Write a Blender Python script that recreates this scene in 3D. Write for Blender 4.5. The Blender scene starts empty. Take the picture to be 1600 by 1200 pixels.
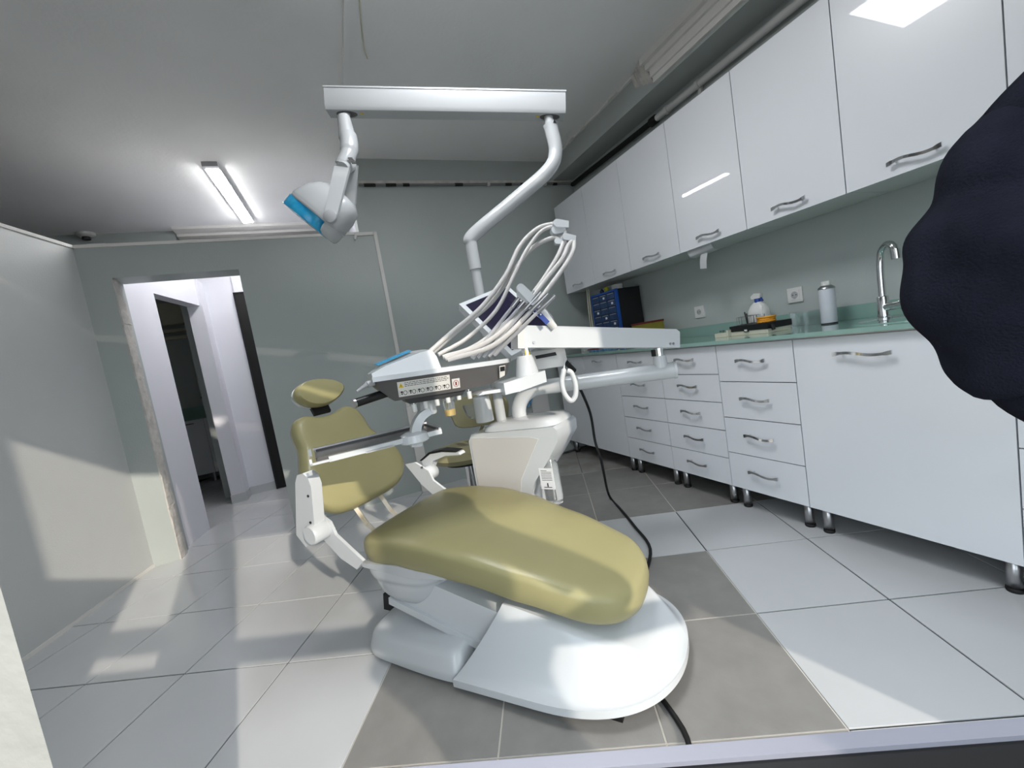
import bpy, bmesh, math, random
from mathutils import Vector as V, Matrix
from math import sin, cos, pi, radians

random.seed(7)
sc = bpy.context.scene
col = sc.collection

# ------------------------------------------------------------------ camera
CAM = V((1.2043, -2.2466, 1.0864))
RR = V((0.9087, -0.3835, -0.1650)); UU = V((0.1860, 0.0182, 0.9824)); FF = V((0.3738, 0.9234, -0.0879))
FPX = 645.33
cd = bpy.data.cameras.new('camera'); cam = bpy.data.objects.new('camera', cd); col.objects.link(cam)
cd.sensor_width = 36.0; cd.lens = FPX / 1600 * 36.0; cd.clip_start = 0.02; cd.clip_end = 200
z_ = -FF.normalized(); x_ = RR.normalized(); y_ = z_.cross(x_)
cam.matrix_world = Matrix(((x_.x, y_.x, z_.x, CAM.x), (x_.y, y_.y, z_.y, CAM.y), (x_.z, y_.z, z_.z, CAM.z), (0, 0, 0, 1)))
sc.camera = cam

# ------------------------------------------------------------------ sky, sun, exposure
w = bpy.data.worlds.new('sky'); sc.world = w; w.use_nodes = True
bg = w.node_tree.nodes['Background']
bg.inputs[0].default_value = (0.84, 0.93, 1.0, 1); bg.inputs[1].default_value = 1.35
sd = bpy.data.lights.new('sun', 'SUN'); sd.energy = 1.4; sd.angle = radians(0.9); sd.color = (1.0, 0.90, 0.78)
sun = bpy.data.objects.new('sun', sd); col.objects.link(sun)
el = radians(23.8)
sdir = V((-0.2 * cos(el), 0.98 * cos(el), -sin(el)))
sun.rotation_euler = sdir.to_track_quat('-Z', 'Y').to_euler(); sun.location = (2, -6, 5)
sc.view_settings.view_transform = 'Standard'; sc.view_settings.look = 'None'
sc.view_settings.gamma = 1.0; sc.view_settings.use_curve_mapping = False
sc.view_settings.exposure = 1.18

# ------------------------------------------------------------------ helpers
def at(x, y, D):
    return CAM + D * (FF + RR * ((x - 800) / FPX) - UU * ((y - 600) / FPX))

MATS = {}
def srgb(c):
    return tuple(((v / 255) / 12.92 if v / 255 <= 0.04045 else ((v / 255 + 0.055) / 1.055) ** 2.4) for v in c) + (1,)
def mat(name, rgb, rough=0.5, metal=0.0, coat=0.0, noise=0.0, nscale=6.0, bump=0.0, bscale=60.0, emit=0.0, alpha=1.0, trans=0.0, ior=1.45, rgb2=None, detail=4):
    if name in MATS: return MATS[name]
    m = bpy.data.materials.new(name); m.use_nodes = True
    nt = m.node_tree; b = nt.nodes['Principled BSDF']
    c = srgb(rgb)
    b.inputs['Base Color'].default_value = c
    b.inputs['Roughness'].default_value = rough; b.inputs['Metallic'].default_value = metal
    b.inputs['Coat Weight'].default_value = coat; b.inputs['Coat Roughness'].default_value = 0.015
    b.inputs['IOR'].default_value = ior
    b.inputs['Transmission Weight'].default_value = trans
    b.inputs['Alpha'].default_value = alpha
    tc = nt.nodes.new('ShaderNodeTexCoord')
    if noise or rgb2:
        n = nt.nodes.new('ShaderNodeTexNoise'); n.inputs['Scale'].default_value = nscale; n.inputs['Detail'].default_value = detail
        nt.links.new(tc.outputs['Object'], n.inputs['Vector'])
        r = nt.nodes.new('ShaderNodeValToRGB')
        d = srgb(rgb2) if rgb2 else tuple(v * (1 - noise) for v in c[:3]) + (1,)
        r.color_ramp.elements[0].position = 0.3; r.color_ramp.elements[1].position = 0.7
        r.color_ramp.elements[0].color = d; r.color_ramp.elements[1].color = c
        nt.links.new(n.outputs['Fac'], r.inputs['Fac']); nt.links.new(r.outputs['Color'], b.inputs['Base Color'])
    if bump:
        n2 = nt.nodes.new('ShaderNodeTexNoise'); n2.inputs['Scale'].default_value = bscale; n2.inputs['Detail'].default_value = 3
        nt.links.new(tc.outputs['Object'], n2.inputs['Vector'])
        bp = nt.nodes.new('ShaderNodeBump'); bp.inputs['Strength'].default_value = bump; bp.inputs['Distance'].default_value = 0.01
        nt.links.new(n2.outputs['Fac'], bp.inputs['Height']); nt.links.new(bp.outputs['Normal'], b.inputs['Normal'])
    if emit:
        b.inputs['Emission Color'].default_value = c; b.inputs['Emission Strength'].default_value = emit
    MATS[name] = m
    return m

M_wall = mat('wall_paint', (173, 180, 178), 0.42, noise=0.05, nscale=2.5, bump=0.12, bscale=140)
M_wall2 = mat('partition_paint', (200, 202, 201), 0.45, noise=0.05, nscale=2.5, bump=0.15, bscale=150)
M_front = mat('front_plaster', (150, 148, 141), 0.8, noise=0.12, nscale=12, bump=0.15, bscale=60)
M_hall = mat('hall_paint', (222, 222, 230), 0.5, noise=0.03, nscale=3, bump=0.1, bscale=120)
M_ceil = mat('ceiling_paint', (240, 240, 239), 0.7, noise=0.06, nscale=1.6, bump=0.1, bscale=50)
M_plaster = mat('raw_plaster', (212, 208, 202), 0.8, noise=0.25, nscale=18, bump=0.8, bscale=40)
M_mould = mat('moulding_white', (226, 224, 220), 0.6, noise=0.05)
M_tile = mat('tile_glazed', (196, 198, 200), 0.16, noise=0.05, nscale=3)
M_dark = mat('tile_stone', (142, 140, 137), 0.42, noise=0.18, nscale=9, bump=0.05, bscale=90, detail=8)
M_marble = mat('tile_marble', (172, 170, 166), 0.25, rgb2=(140, 136, 130), nscale=5, detail=8)
M_grout = mat('grout_dark', (38, 38, 39), 0.9, noise=0.1)
M_groutw = mat('grout_light', (205, 200, 192), 0.9, noise=0.1)
M_gloss = mat('cabinet_gloss', (220, 223, 228), 0.3, coat=0.6, noise=0.015, nscale=2, bump=0.012, bscale=9)
M_body = mat('cabinet_body', (120, 122, 124), 0.6, noise=0.05)
M_under = mat('cabinet_under', (205, 208, 207), 0.5, noise=0.03)
M_chrome = mat('chrome', (225, 226, 228), 0.12, metal=1.0, noise=0.05)
M_steel = mat('steel_brushed', (190, 190, 192), 0.3, metal=1.0, noise=0.1, nscale=30)
M_black = mat('black_plastic', (22, 22, 24), 0.4, noise=0.2)
M_dkgrey = mat('dark_grey_plastic', (88, 86, 86), 0.35, noise=0.05)
M_rubber = mat('rubber_black', (16, 16, 17), 0.6, noise=0.2)
M_white = mat('equipment_white', (206, 210, 213), 0.22, coat=0.35, noise=0.015)
M_white2 = mat('plastic_white', (214, 214, 212), 0.4, noise=0.03)
M_lamp = mat('lamp_white', (184, 187, 189), 0.25, coat=0.3, noise=0.015)
M_pgrey = mat('panel_grey', (205, 203, 200), 0.18, coat=0.3, noise=0.02)
M_lgrey = mat('light_grey_plastic', (170, 171, 174), 0.35, noise=0.03)
M_hose = mat('hose_grey', (190, 188, 186), 0.45, noise=0.06, nscale=40)
M_vinyl = mat('olive_vinyl', (155, 149, 108), 0.36, noise=0.04, nscale=8, bump=0.04, bscale=300)
M_vinyl2 = mat('olive_vinyl_stool', (148, 142, 108), 0.4, noise=0.04, nscale=8, bump=0.04, bscale=300)
M_screen = mat('screen_dark', (30, 26, 52), 0.12, noise=0.1)
M_blue = mat('blue_film', (28, 150, 205), 0.2, rgb2=(60, 175, 220), nscale=30)
M_dblue = mat('blue_plastic', (25, 80, 165), 0.4, noise=0.15)
M_navy = mat('navy_drawer', (28, 52, 92), 0.35, rgb2=(45, 75, 115), nscale=25)
M_knit = mat('navy_knit', (34, 35, 45), 1.0, rgb2=(22, 23, 30), nscale=14, bump=0.35, bscale=420, ior=1.1)
M_skin = mat('skin', (196, 150, 126), 0.5, noise=0.08)
M_trouser = mat('trouser_grey', (60, 62, 68), 0.9, noise=0.15)
M_hair = mat('hair_dark', (35, 28, 24), 0.6, noise=0.3, nscale=40)
M_alu = mat('aluminium_rail', (138, 138, 148), 0.4, noise=0.05)
M_glassgreen = mat('counter_glass', (128, 160, 151), 0.06, coat=0.6, rgb2=(142, 174, 165), nscale=1.2)
M_clear = mat('clear_plastic', (240, 244, 246), 0.08, trans=0.92, ior=1.25, noise=0.02)
M_yellow = mat('yellow_liquid', (242, 205, 110), 0.3, noise=0.05)
M_orange = mat('orange_cord', (228, 160, 45), 0.5, noise=0.1)
M_paper = mat('paper_white', (238, 239, 241), 0.7, noise=0.02)
M_cream = mat('cream_card', (205, 203, 185), 0.7, noise=0.08)
M_olivebox = mat('olive_box', (140, 132, 50), 0.6, noise=0.2, nscale=12)
M_maroon = mat('maroon_card', (110, 40, 38), 0.6, noise=0.2)
M_red = mat('red_print', (140, 40, 48), 0.6, noise=0.2)
M_tin = mat('can_paint', (196, 200, 208), 0.3, noise=0.03)
M_print = mat('print_black', (40, 40, 44), 0.6, noise=0.05)
M_warn = mat('warning_yellow', (225, 195, 60), 0.5, noise=0.05)
M_label = mat('label_grey', (215, 213, 208), 0.5, noise=0.02)
M_bluep = mat('print_blue', (40, 70, 150), 0.5, noise=0.1)
M_led = mat('led_diffuser', (255, 255, 255), 0.4, emit=28.0)
M_led2 = mat('led_panel_diffuser', (250, 252, 255), 0.4, emit=11.0)
M_pipew = mat('pipe_white', (200, 200, 198), 0.5, noise=0.1)
M_kick = mat('ground_paving', (185, 182, 178), 0.8, noise=0.15, nscale=4)
M_beige = mat('bar_beige', (226, 205, 165), 0.4, rgb2=(235, 232, 225), nscale=25)
M_ltgreen = mat('lime_plastic', (190, 190, 40), 0.4, noise=0.1)
M_coil = mat('blue_coil', (40, 120, 175), 0.35, rgb2=(150, 185, 205), nscale=40)
M_mirror = mat('frame_glass', (150, 155, 155), 0.1, noise=0.1)

WM = {}
def tag(o, label=None, cat=None, group=None, kind=None):
    if label: o['label'] = label
    if cat: o['category'] = cat
    if group: o['group'] = group
    if kind: o['kind'] = kind
    return o
def thing(name, label, cat, loc=(0, 0, 0), rz=0.0, group=None):
    o = bpy.data.objects.new(name, None); col.objects.link(o)
    o.location = loc; o.rotation_euler = (0, 0, rz); o.empty_display_size = 0.05
    WM[o.name] = Matrix.Translation(V(loc)) @ Matrix.Rotation(rz, 4, 'Z')
    return tag(o, label, cat, group)
def put(name, bm, m, parent=None, smooth=False, local=False, bevel=0.0, segs=2):
    if bevel:
        es = [e for e in bm.edges if len(e.link_faces) == 2 and e.calc_face_angle(0) > 0.6]
        bmesh.ops.bevel(bm, geom=es, offset=bevel, segments=segs, affect='EDGES', profile=0.5, clamp_overlap=True)
    bmesh.ops.recalc_face_normals(bm, faces=bm.faces)
    me = bpy.data.meshes.new(name)
    if parent is not None and not local: bm.transform(WM[parent.name].inverted())
    if smooth:
        for f in bm.faces: f.smooth = True
    bm.to_mesh(me); bm.free()
    if smooth:
        try: me.set_sharp_from_angle(angle=radians(42))
        except Exception: pass
    me.materials.append(m)
    o = bpy.data.objects.new(name, me); col.objects.link(o)
    if parent is not None: o.parent = parent; WM[o.name] = WM[parent.name]
    else: WM[o.name] = Matrix.Identity(4)
    return o
def share(name, src, parent, matrix):
    o = src.copy(); o.name = name; col.objects.link(o); o.parent = parent
    o.matrix_local = matrix
    for k in list(o.keys()): del o[k]
    if parent is not None: WM[o.name] = WM[parent.name] @ matrix
    return o
def struct(name, bm, m, smooth=False, bevel=0.0):
    return tag(put(name, bm, m, None, smooth, bevel=bevel), kind='structure')

def B(*boxes):
    bm = bmesh.new()
    for lo, hi in boxes: add_box(bm, lo, hi)
    return bm
def add_box(bm, lo, hi, mtx=None):
    xs, ys, zs = zip(lo, hi)
    vs = [bm.verts.new((xs[i & 1], ys[i >> 1 & 1], zs[i >> 2 & 1])) for i in range(8)]
    for f in ((0, 1, 3, 2), (4, 6, 7, 5), (0, 4, 5, 1), (2, 3, 7, 6), (0, 2, 6, 4), (1, 5, 7, 3)):
        bm.faces.new([vs[i] for i in f])
    if mtx is not None:
        for v in vs: v.co = mtx @ v.co
    return vs
def frame_mtx(o, ex, ey, ez):
    return Matrix(((ex.x, ey.x, ez.x, o.x), (ex.y, ey.y, ez.y, o.y), (ex.z, ey.z, ez.z, o.z), (0, 0, 0, 1)))
def ortho(d, hint=V((0, 0, 1))):
    d = d.normalized()
    if abs(d.dot(hint)) > 0.97: hint = V((1, 0, 0))
    s = d.cross(hint).normalized(); u = s.cross(d).normalized()
    return s, u
def add_tube(bm, pts, rad, seg=12, caps=True, oval=1.0):
    pts = [V(p) for p in pts]; n = len(pts)
    rads = rad if isinstance(rad, (list, tuple)) else [rad] * n
    rings = []; s = None
    for i, p in enumerate(pts):
        d = (pts[min(i + 1, n - 1)] - pts[max(i - 1, 0)])
        if d.length < 1e-9: d = V((0, 0, 1))
        d.normalize()
        if s is None: s, u = ortho(d)
        else:
            s = (s - d * s.dot(d))
            s = s.normalized() if s.length > 1e-6 else ortho(d)[0]
            u = s.cross(d)
        rings.append([bm.verts.new(p + (s * cos(2 * pi * k / seg) + u * sin(2 * pi * k / seg) * oval) * rads[i]) for k in range(seg)])
    for a, b in zip(rings, rings[1:]):
        for k in range(seg): bm.faces.new((a[k], a[(k + 1) % seg], b[(k + 1) % seg], b[k]))
    if caps: bm.faces.new(rings[0][::-1]); bm.faces.new(rings[-1])
    return bm
def tube(pts, rad, seg=12, caps=True): return add_tube(bmesh.new(), pts, rad, seg, caps)
def spline(pts, n=8):
    pts = [V(p) for p in pts]; out = []
    P = [pts[0] * 2 - pts[1]] + pts + [pts[-1] * 2 - pts[-2]]
    for i in range(1, len(P) - 2):
        a, b, c, d = P[i - 1:i + 3]
        for k in range(n):
            t = k / n
            out.append(0.5 * ((2 * b) + (c - a) * t + (2 * a - 5 * b + 4 * c - d) * t * t + (3 * b - a - 3 * c + d) * t ** 3))
    out.append(pts[-1]); return out
def add_lathe(bm, base, prof, axis=V((0, 0, 1)), seg=24):
    s, u = ortho(V(axis)); ax = V(axis).normalized(); base = V(base); rings = []
    for r, h in prof:
        rings.append([bm.verts.new(base + ax * h + (s * cos(2 * pi * k / seg) + u * sin(2 * pi * k / seg)) * max(r, 1e-5)) for k in range(seg)])
    for a, b in zip(rings, rings[1:]):
        for k in range(seg): bm.faces.new((a[k], a[(k + 1) % seg], b[(k + 1) % seg], b[k]))
    bm.faces.new(rings[0][::-1]); bm.faces.new(rings[-1])
    return bm
def lathe(base, prof, axis=V((0, 0, 1)), seg=24): return add_lathe(bmesh.new(), base, prof, axis, seg)
def cyl(p, q, r, seg=20): return tube([p, q], r, seg)
def add_prism(bm, poly, d):
    """poly: list of 3D points (planar), extruded by vector d"""
    a = [bm.verts.new(V(p)) for p in poly]; b = [bm.verts.new(V(p) + V(d)) for p in poly]
    n = len(poly); bm.faces.new(a[::-1]); bm.faces.new(b)
    for i in range(n): bm.faces.new((a[i], a[(i + 1) % n], b[(i + 1) % n], b[i]))
    return bm
def prism(poly, d): return add_prism(bmesh.new(), poly, d)
def closed_curve(pts, n=6):
    m = len(pts); out = []
    P = [V((p[0], p[1], 0)) for p in pts]
    for i in range(m):
        a, b, c, d = P[i - 1], P[i], P[(i + 1) % m], P[(i + 2) % m]
        for k in range(n):
            t = k / n
            q = 0.5 * ((2 * b) + (c - a) * t + (2 * a - 5 * b + 4 * c - d) * t * t + (3 * b - a - 3 * c + d) * t ** 3)
            out.append((q.x, q.y))
    return out
def pillow(outline, rings, place):
    """outline: closed 2D curve; rings: list of (inset_scale, height); place(x, y, h) -> 3D. first and last ring are capped"""
    cx = sum(p[0] for p in outline) / len(outline); cy = sum(p[1] for p in outline) / len(outline)
    bm = bmesh.new(); R = []
    for s, h in rings:
        R.append([bm.verts.new(place(cx + (p[0] - cx) * s, cy + (p[1] - cy) * s, h)) for p in outline])
    n = len(outline)
    for a, b in zip(R, R[1:]):
        for k in range(n): bm.faces.new((a[k], a[(k + 1) % n], b[(k + 1) % n], b[k]))
    for ring, rev in ((R[0], True), (R[-1], False)):
        c = V((0, 0, 0))
        for v in ring: c += v.co
        cv = bm.verts.new(c / n)
        for k in range(n):
            f = (ring[(k + 1) % n], ring[k], cv) if rev else (ring[k], ring[(k + 1) % n], cv)
            bm.faces.new(f)
    return bm
def lerp(tab, x):
    if x <= tab[0][0]: return tab[0][1]
    for (x0, y0), (x1, y1) in zip(tab, tab[1:]):
        if x <= x1:
            t = (x - x0) / (x1 - x0); t = t * t * (3 - 2 * t) * 0.35 + t * 0.65
            return y0 + (y1 - y0) * t
    return tab[-1][1]

TX = V((0.891, -0.454, 0)); TY = V((0.454, 0.891, 0))       # directions of the floor tile grid (and of the shop front)
def tp(x, y, z=0.0): return TX * x + TY * y + V((0, 0, z))
TANG = math.atan2(-0.454, 0.891)

VB = 1.318; UR = 3.64; HC = 2.775; HP = 2.19

# ------------------------------------------------------------------ floor
T = 0.45
fl = struct('floor', B(((-3.2, -3.6, -0.08), (4.2, 6.2, -0.004))), M_grout)
me_tiles = {}
def tile_mesh(kind, m, size):
    bm = bmesh.new(); h = size / 2
    add_box(bm, (-h, -h, -0.01), (h, h, 0.0))
    es = [e for e in bm.edges if all(v.co.z > -0.005 for v in e.verts)]
    bmesh.ops.bevel(bm, geom=es, offset=0.001, segments=1, affect='EDGES')
    bmesh.ops.recalc_face_normals(bm, faces=bm.faces)
    me = bpy.data.meshes.new('tile_' + kind); bm.to_mesh(me); bm.free(); me.materials.append(m); return me
me_w = tile_mesh('glazed', M_tile, T - 0.0055); me_d = tile_mesh('stone', M_dark, T - 0.005); me_m = tile_mesh('marble', M_marble, T - 0.003)
me_g = tile_mesh('bed', M_groutw, T + 0.004)
DARK = {(c, r) for c in (3, 4, 5) for r in (-2, -1, 0)} | {(c, r) for c in range(3, 8) for r in (2, 3)}
for c in range(-6, 9):
    for r in range(-3, 13):
        p = tp((c + 0.5) * T, (r + 0.5) * T)
        if p.x > 3.85 or p.x < -1.5 or p.y > 5.4 or p.y < -3.0: continue
        if p.x > 1.9 and p.y > 1.75: continue
        if p.y < 1.5 and p.x < -0.515 + 0.229 * p.y - 0.45: continue
        if p.dot(TY) < -1.6: continue
        kind = 'd' if (c, r) in DARK else ('m' if (c >= 3 and r >= 4) else 'w')
        o = bpy.data.objects.new('tile', {'d': me_d, 'm': me_m, 'w': me_w}[kind]); col.objects.link(o)
        o.parent = fl; o.location = p; o.rotation_euler = (0, 0, TANG)
        if kind == 'd':
            g = bpy.data.objects.new('grout_bed', me_g); col.objects.link(g); g.parent = fl
            g.location = p - V((0, 0, 0.0016)); g.rotation_euler = (0, 0, TANG)

# ------------------------------------------------------------------ walls
def LW(v): return -0.515 + 0.229 * v
bm = bmesh.new()
add_prism(bm, [(LW(-0.95), -0.95, 0), (LW(VB), VB, 0), (LW(VB) - 0.12, VB + 0.03, 0), (LW(-0.95) - 0.12, -0.95 + 0.03, 0)], (0, 0, HP))
wl = struct('wall_left', bm, M_wall2)
bm = bmesh.new()
add_prism(bm, [(LW(-0.95) + 0.008, -0.95, HP - 0.012), (LW(VB) + 0.008, VB, HP - 0.012), (LW(VB) - 0.13, VB + 0.03, HP - 0.012), (LW(-0.95) - 0.13, -0.92, HP - 0.012)], (0, 0, 0.02))
struct('trim_1', bm, M_mould)
# partition with the doorway, jagged left jamb
DL, DR, DH, DT = -0.055, 0.672, 1.975, 0.20
bm = bmesh.new()
add_prism(bm, [(-0.33, VB, 0), (DL, VB, 0), (DL - 0.012, VB + 0.05, 0), (DL - 0.004, VB + 0.11, 0), (DL - 0.016, VB + DT, 0), (-0.33, VB + DT, 0)], (0, 0, HP))
add_box(bm, (DR, VB, 0), (1.555, VB + DT, HP))
add_box(bm, (DL - 0.01, VB + 0.001, DH), (DR + 0.01, VB + DT - 0.001, HP - 0.001))
wb = struct('wall_partition', bm, M_wall)
struct('trim_2', B(((-0.25, VB - 0.008, HP - 0.012), (1.555, VB + DT, HP + 0.008))), M_mould)
# raw plaster strip on the jamb, built from small uneven patches
bm = bmesh.new()
for i in range(26):
    z0 = 0.0 + i * 0.076
    dd = random.uniform(0.006, 0.02)
    add_prism(bm, [(DL - 0.02, VB + 0.004, z0), (DL + random.uniform(0.0, 0.006), VB - random.uniform(0.0, 0.004), z0), (DL + dd * 0.6, VB + random.uniform(0.04, 0.07), z0),
                   (DL + dd * 0.3, VB + random.uniform(0.09, 0.13), z0), (DL - 0.02, VB + 0.14, z0)], (0, 0, 0.082 if z0 + 0.082 < DH else DH - z0))
tag(put('plaster_edge', bm, M_plaster, wb), kind='stuff')
wbk = struct('wall_back', B(((1.555, VB, 0), (UR + 0.15, VB + 0.22, HC))), M_wall)
wr = struct('wall_right', B(((UR, -3.3, 0), (UR + 0.15, VB + 0.1, HC))), M_wall)
ce = struct('ceiling', prism([(-3.2, 0.5, HC), (UR + 0.15, -3.05, HC), (UR + 0.15, 6.2, HC), (-3.2, 6.2, HC)], (0, 0, 0.12)), M_ceil)
# beam along the right wall, with the broken plaster moulding
struct('trim_3', B(((3.42, -3.1, 2.60), (UR + 0.01, VB, HC + 0.01))), M_wall)
bm = bmesh.new()
for lo, hi in (((3.335, -3.1, 2.735), (3.43, -0.06, 2.78)), ((3.365, -3.1, 2.70), (3.43, -0.07, 2.737)), ((3.385, -3.1, 2.652), (3.43, -0.085, 2.702)), ((3.40, -3.1, 2.618), (3.43, -0.09, 2.654))):
    add_box(bm, lo, hi)
struct('trim_4', bm, M_mould, bevel=0.006)
bm = bmesh.new()
for i in range(9):
    y0 = -0.07 + i * 0.018
    add_prism(bm, [(3.345 + random.uniform(-.01, .02) + i * .006, y0, 2.77), (3.43, y0, 2.77), (3.43, y0, 2.625 + i * 0.006)], (0, 0.0185, 0))
tag(put('broken_plaster', bm, M_plaster, wr), kind='stuff')
# scar of removed moulding
bm = bmesh.new()
for i in range(22):
    y0 = 0.08 + i * 0.055
    add_box(bm, (3.405 - random.uniform(0.0, 0.02), y0, HC - 0.012), (3.43, y0 + 0.056, HC + 0.005))
tag(put('plaster_scar', bm, M_mould, wr), kind='stuff')
# rear room behind the partition
struct('wall_hall', B(((-3.2, 5.6, 0), (2.2, 5.75, HC))), M_wall)
struct('wall_hall_right', B(((1.60, VB + 0.2, 0), (1.75, 5.7, HC))), M_hall)
struct('wall_far_left', B(((-3.2, -0.6, 0), (-3.05, 5.7, HC))), M_hall)
# ceiling strips seen over the partition: beam, moulding
struct('trim_5', B(((-3.1, 2.86, 2.66), (-0.03, 3.4, HC + 0.01))), M_wall)
bm = bmesh.new()
add_prism(bm, [(-0.02, 2.74, 2.78), (-0.02, 2.75, 2.752), (-0.02, 2.86, 2.742), (-0.02, 2.87, 2.72), (-0.02, 3.05, 2.69), (-0.02, 3.06, 2.66), (-0.02, 3.3, 2.60), (-0.02, 3.3, 2.78)], (1.62, 0, 0))
struct('trim_6', bm, M_mould)
# corridor wall A with opening, pillar B, wall C
def wa(v): return -0.10 + (v - 1.539) * 0.165
bm = bmesh.new()
def seg_a(v0, v1, z0, z1): add_prism(bm, [(wa(v0), v0, z0), (wa(v1), v1, z0), (wa(v1) - 0.10, v1, z0), (wa(v0) - 0.10, v0, z0)], (0, 0, z1 - z0))
seg_a(1.50, 1.93, 0, 2.26); seg_a(1.93, 2.67, 1.985, 2.26)
struct('wall_corridor', bm, M_hall)
struct('wall_corridor_end', B(((-0.03, 2.85, 0), (0.362, 3.0, 2.66))), M_hall)
struct('wall_corridor_pillar', B(((-0.02, 2.655, 0), (0.105, 2.86, 2.24))), M_hall)
struct('baseboard_corridor', B(((-0.025, 2.648, 0), (0.11, 2.662, 0.085)), ((0.10, 2.655, 0), (0.112, 2.86, 0.085)), ((0.10, 2.84, 0), (0.362, 2.852, 0.085))), M_tile)
d1 = struct('door_1', B(((0.362, 2.82, 0.005), (1.15, 2.87, 2.10))), M_rubber, bevel=0.004)
put('door_frame', B(((0.352, 2.815, 0), (0.364, 2.875, 2.115)), ((0.352, 2.815, 2.10), (1.15, 2.875, 2.115))), M_black, d1)
struct('wall_corridor_header', B(((0.362, 2.83, 2.115), (1.6, 3.0, 2.66))), M_hall)
struct('wall_dark_room', B(((-2.6, 4.62, 0), (-0.03, 4.72, HC)), ((-2.7, 2.0, 0), (-2.6, 4.7, HC)), ((-0.16, 3.0, 0), (-0.03, 4.65, HC))), M_wall)
struct('trim_7', B(((-2.6, 4.56, 1.93), (-0.1, 4.62, 1.97)), ((-2.6, 4.53, 2.02), (-0.1, 4.62, 2.06)), ((-2.6, 4.50, 2.12), (-0.1, 4.62, 2.40))), M_cream)
struct('baseboard_left', prism([(LW(-0.9), -0.9, 0), (LW(VB), VB, 0), (LW(VB) + 0.006, VB, 0), (LW(-0.9) + 0.006, -0.9, 0)], (0, 0, 0.02)), M_mould)

# ------------------------------------------------------------------ shop front behind the viewer
W0 = -1.15
def tbox(bm, x0, x1, y0, y1, z0, z1):
    add_prism(bm, [tp(x0, y0, z0), tp(x1, y0, z0), tp(x1, y1, z0), tp(x0, y1, z0)], (0, 0, z1 - z0))
bm = bmesh.new()
add_prism(bm, [tp(-3.4, W0, 0), tp(0.62, W0, 0), tp(0.505, W0 + 0.14, 0), tp(-3.4, W0 + 0.14, 0)], (0, 0, HC))
add_prism(bm, [tp(1.22, W0, 0), tp(1.60, W0, 0), tp(1.355, W0 + 0.14, 0), tp(1.11, W0 + 0.14, 0)], (0, 0, HC))
tbox(bm, 3.48, 4.9, W0, W0 + 0.14, 0, HC)
tbox(bm, 0.61, 1.23, W0, W0 + 0.14, 1.914, HC); tbox(bm, 1.59, 3.49, W0, W0 + 0.14, 1.914, HC)
tbox(bm, 0.61, 1.23, W0, W0 + 0.14, 0, 0.60)
tbox(bm, 1.59, 3.49, W0, W0 + 0.14, 0, 0.10)
wf = struct('wall_front', bm, M_front)
bm = bmesh.new(); tbox(bm, 0.60, 0.90, W0, W0 + 0.012, 0.55, 1.165); put('window_board', bm, M_wall2, wf)
bm = bmesh.new(); tbox(bm, 1.62, 2.62, W0 - 0.004, W0 + 0.006, 1.43, 1.885); put('window_board', bm, M_wall2, wf)
bm = bmesh.new(); tbox(bm, 0.55, 1.22, W0 + 0.03, W0 + 0.09, 0.715, 0.80); put('window_rail', bm, M_alu, wf)
r1 = bmesh.new(); tbox(r1, 1.60, 3.48, W0 - 0.003, W0 + 0.01, 0.70, 0.744)
w1 = struct('window_1', r1, M_alu, bevel=0.004)
r2 = bmesh.new(); tbox(r2, 1.60, 3.48, W0 - 0.07, W0 - 0.003, 0.70, 0.740); put('window_gasket', r2, M_rubber, w1)
# paved ground outside
gp = bmesh.new(); tbox(gp, -6, 10, -9, W0 + 0.02, -0.09, -0.011)
struct('floor_outside', gp, M_kick)

# ------------------------------------------------------------------ kitchen units along the right wall
UC = 3.08
def handle_mesh(L):
    bm = bmesh.new(); n = 14; pts = []
    for i in range(n + 1):
        t = -1 + 2 * i / n
        pts.append((-0.020 - 0.010 * cos(t * pi / 2) ** 2, t * L / 2, 0.006 * sin(t * pi)))
    w, h = 0.0035, 0.0065; prev = None
    for i, p in enumerate(pts):
        hh = h * (1.25 if i in (0, 1, n - 1, n) else 0.85)
        ring = [bm.verts.new((p[0] + a, p[1], p[2] + b)) for a, b in ((-w, -hh), (w, -hh), (w, hh), (-w, hh))]
        if prev:
            for k in range(4): bm.faces.new((prev[k], prev[(k + 1) % 4], ring[(k + 1) % 4], ring[k]))
        else: bm.faces.new(ring[::-1])
        prev = ring
    bm.faces.new(prev)
    for s in (-1, 1): add_tube(bm, [(-0.02, s * L * 0.36, 0.006 * sin(s * 0.72 * pi)), (0.0, s * L * 0.36, 0.006 * sin(s * 0.72 * pi))], 0.004, 8)
    bmesh.ops.recalc_face_normals(bm, faces=bm.faces)
    me = bpy.data.meshes.new('handle'); bm.to_mesh(me); bm.free()
    for f in me.polygons: f.use_smooth = True
    try: me.set_sharp_from_angle(angle=radians(35))
    except Exception: pass
    me.materials.append(M_chrome); return me
HM = {}
def add_handle(parent, p, L):
    if L not in HM: HM[L] = handle_mesh(L)
    o = bpy.data.objects.new('handle', HM[L]); col.objects.link(o); o.parent = parent
    o.location = WM[parent.name].inverted() @ V(p)
    return o
leg_bm = lathe((0, 0, 0.012), [(0.0195, 0), (0.0195, 0.115)], seg=16)
bmesh.ops.recalc_face_normals(leg_bm, faces=leg_bm.faces)
me_leg = bpy.data.meshes.new('leg'); leg_bm.to_mesh(me_leg); leg_bm.free(); me_leg.materials.append(M_steel)
ft_bm = lathe((0, 0, 0), [(0.021, 0), (0.023, 0.004), (0.022, 0.014), (0.019, 0.014)], seg=16)
me_ft = bpy.data.meshes.new('foot'); ft_bm.to_mesh(me_ft); ft_bm.free(); me_ft.materials.append(M_rubber)
for m_ in (me_leg, me_ft):
    for f in m_.polygons: f.use_smooth = len(f.vertices) == 4
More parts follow.
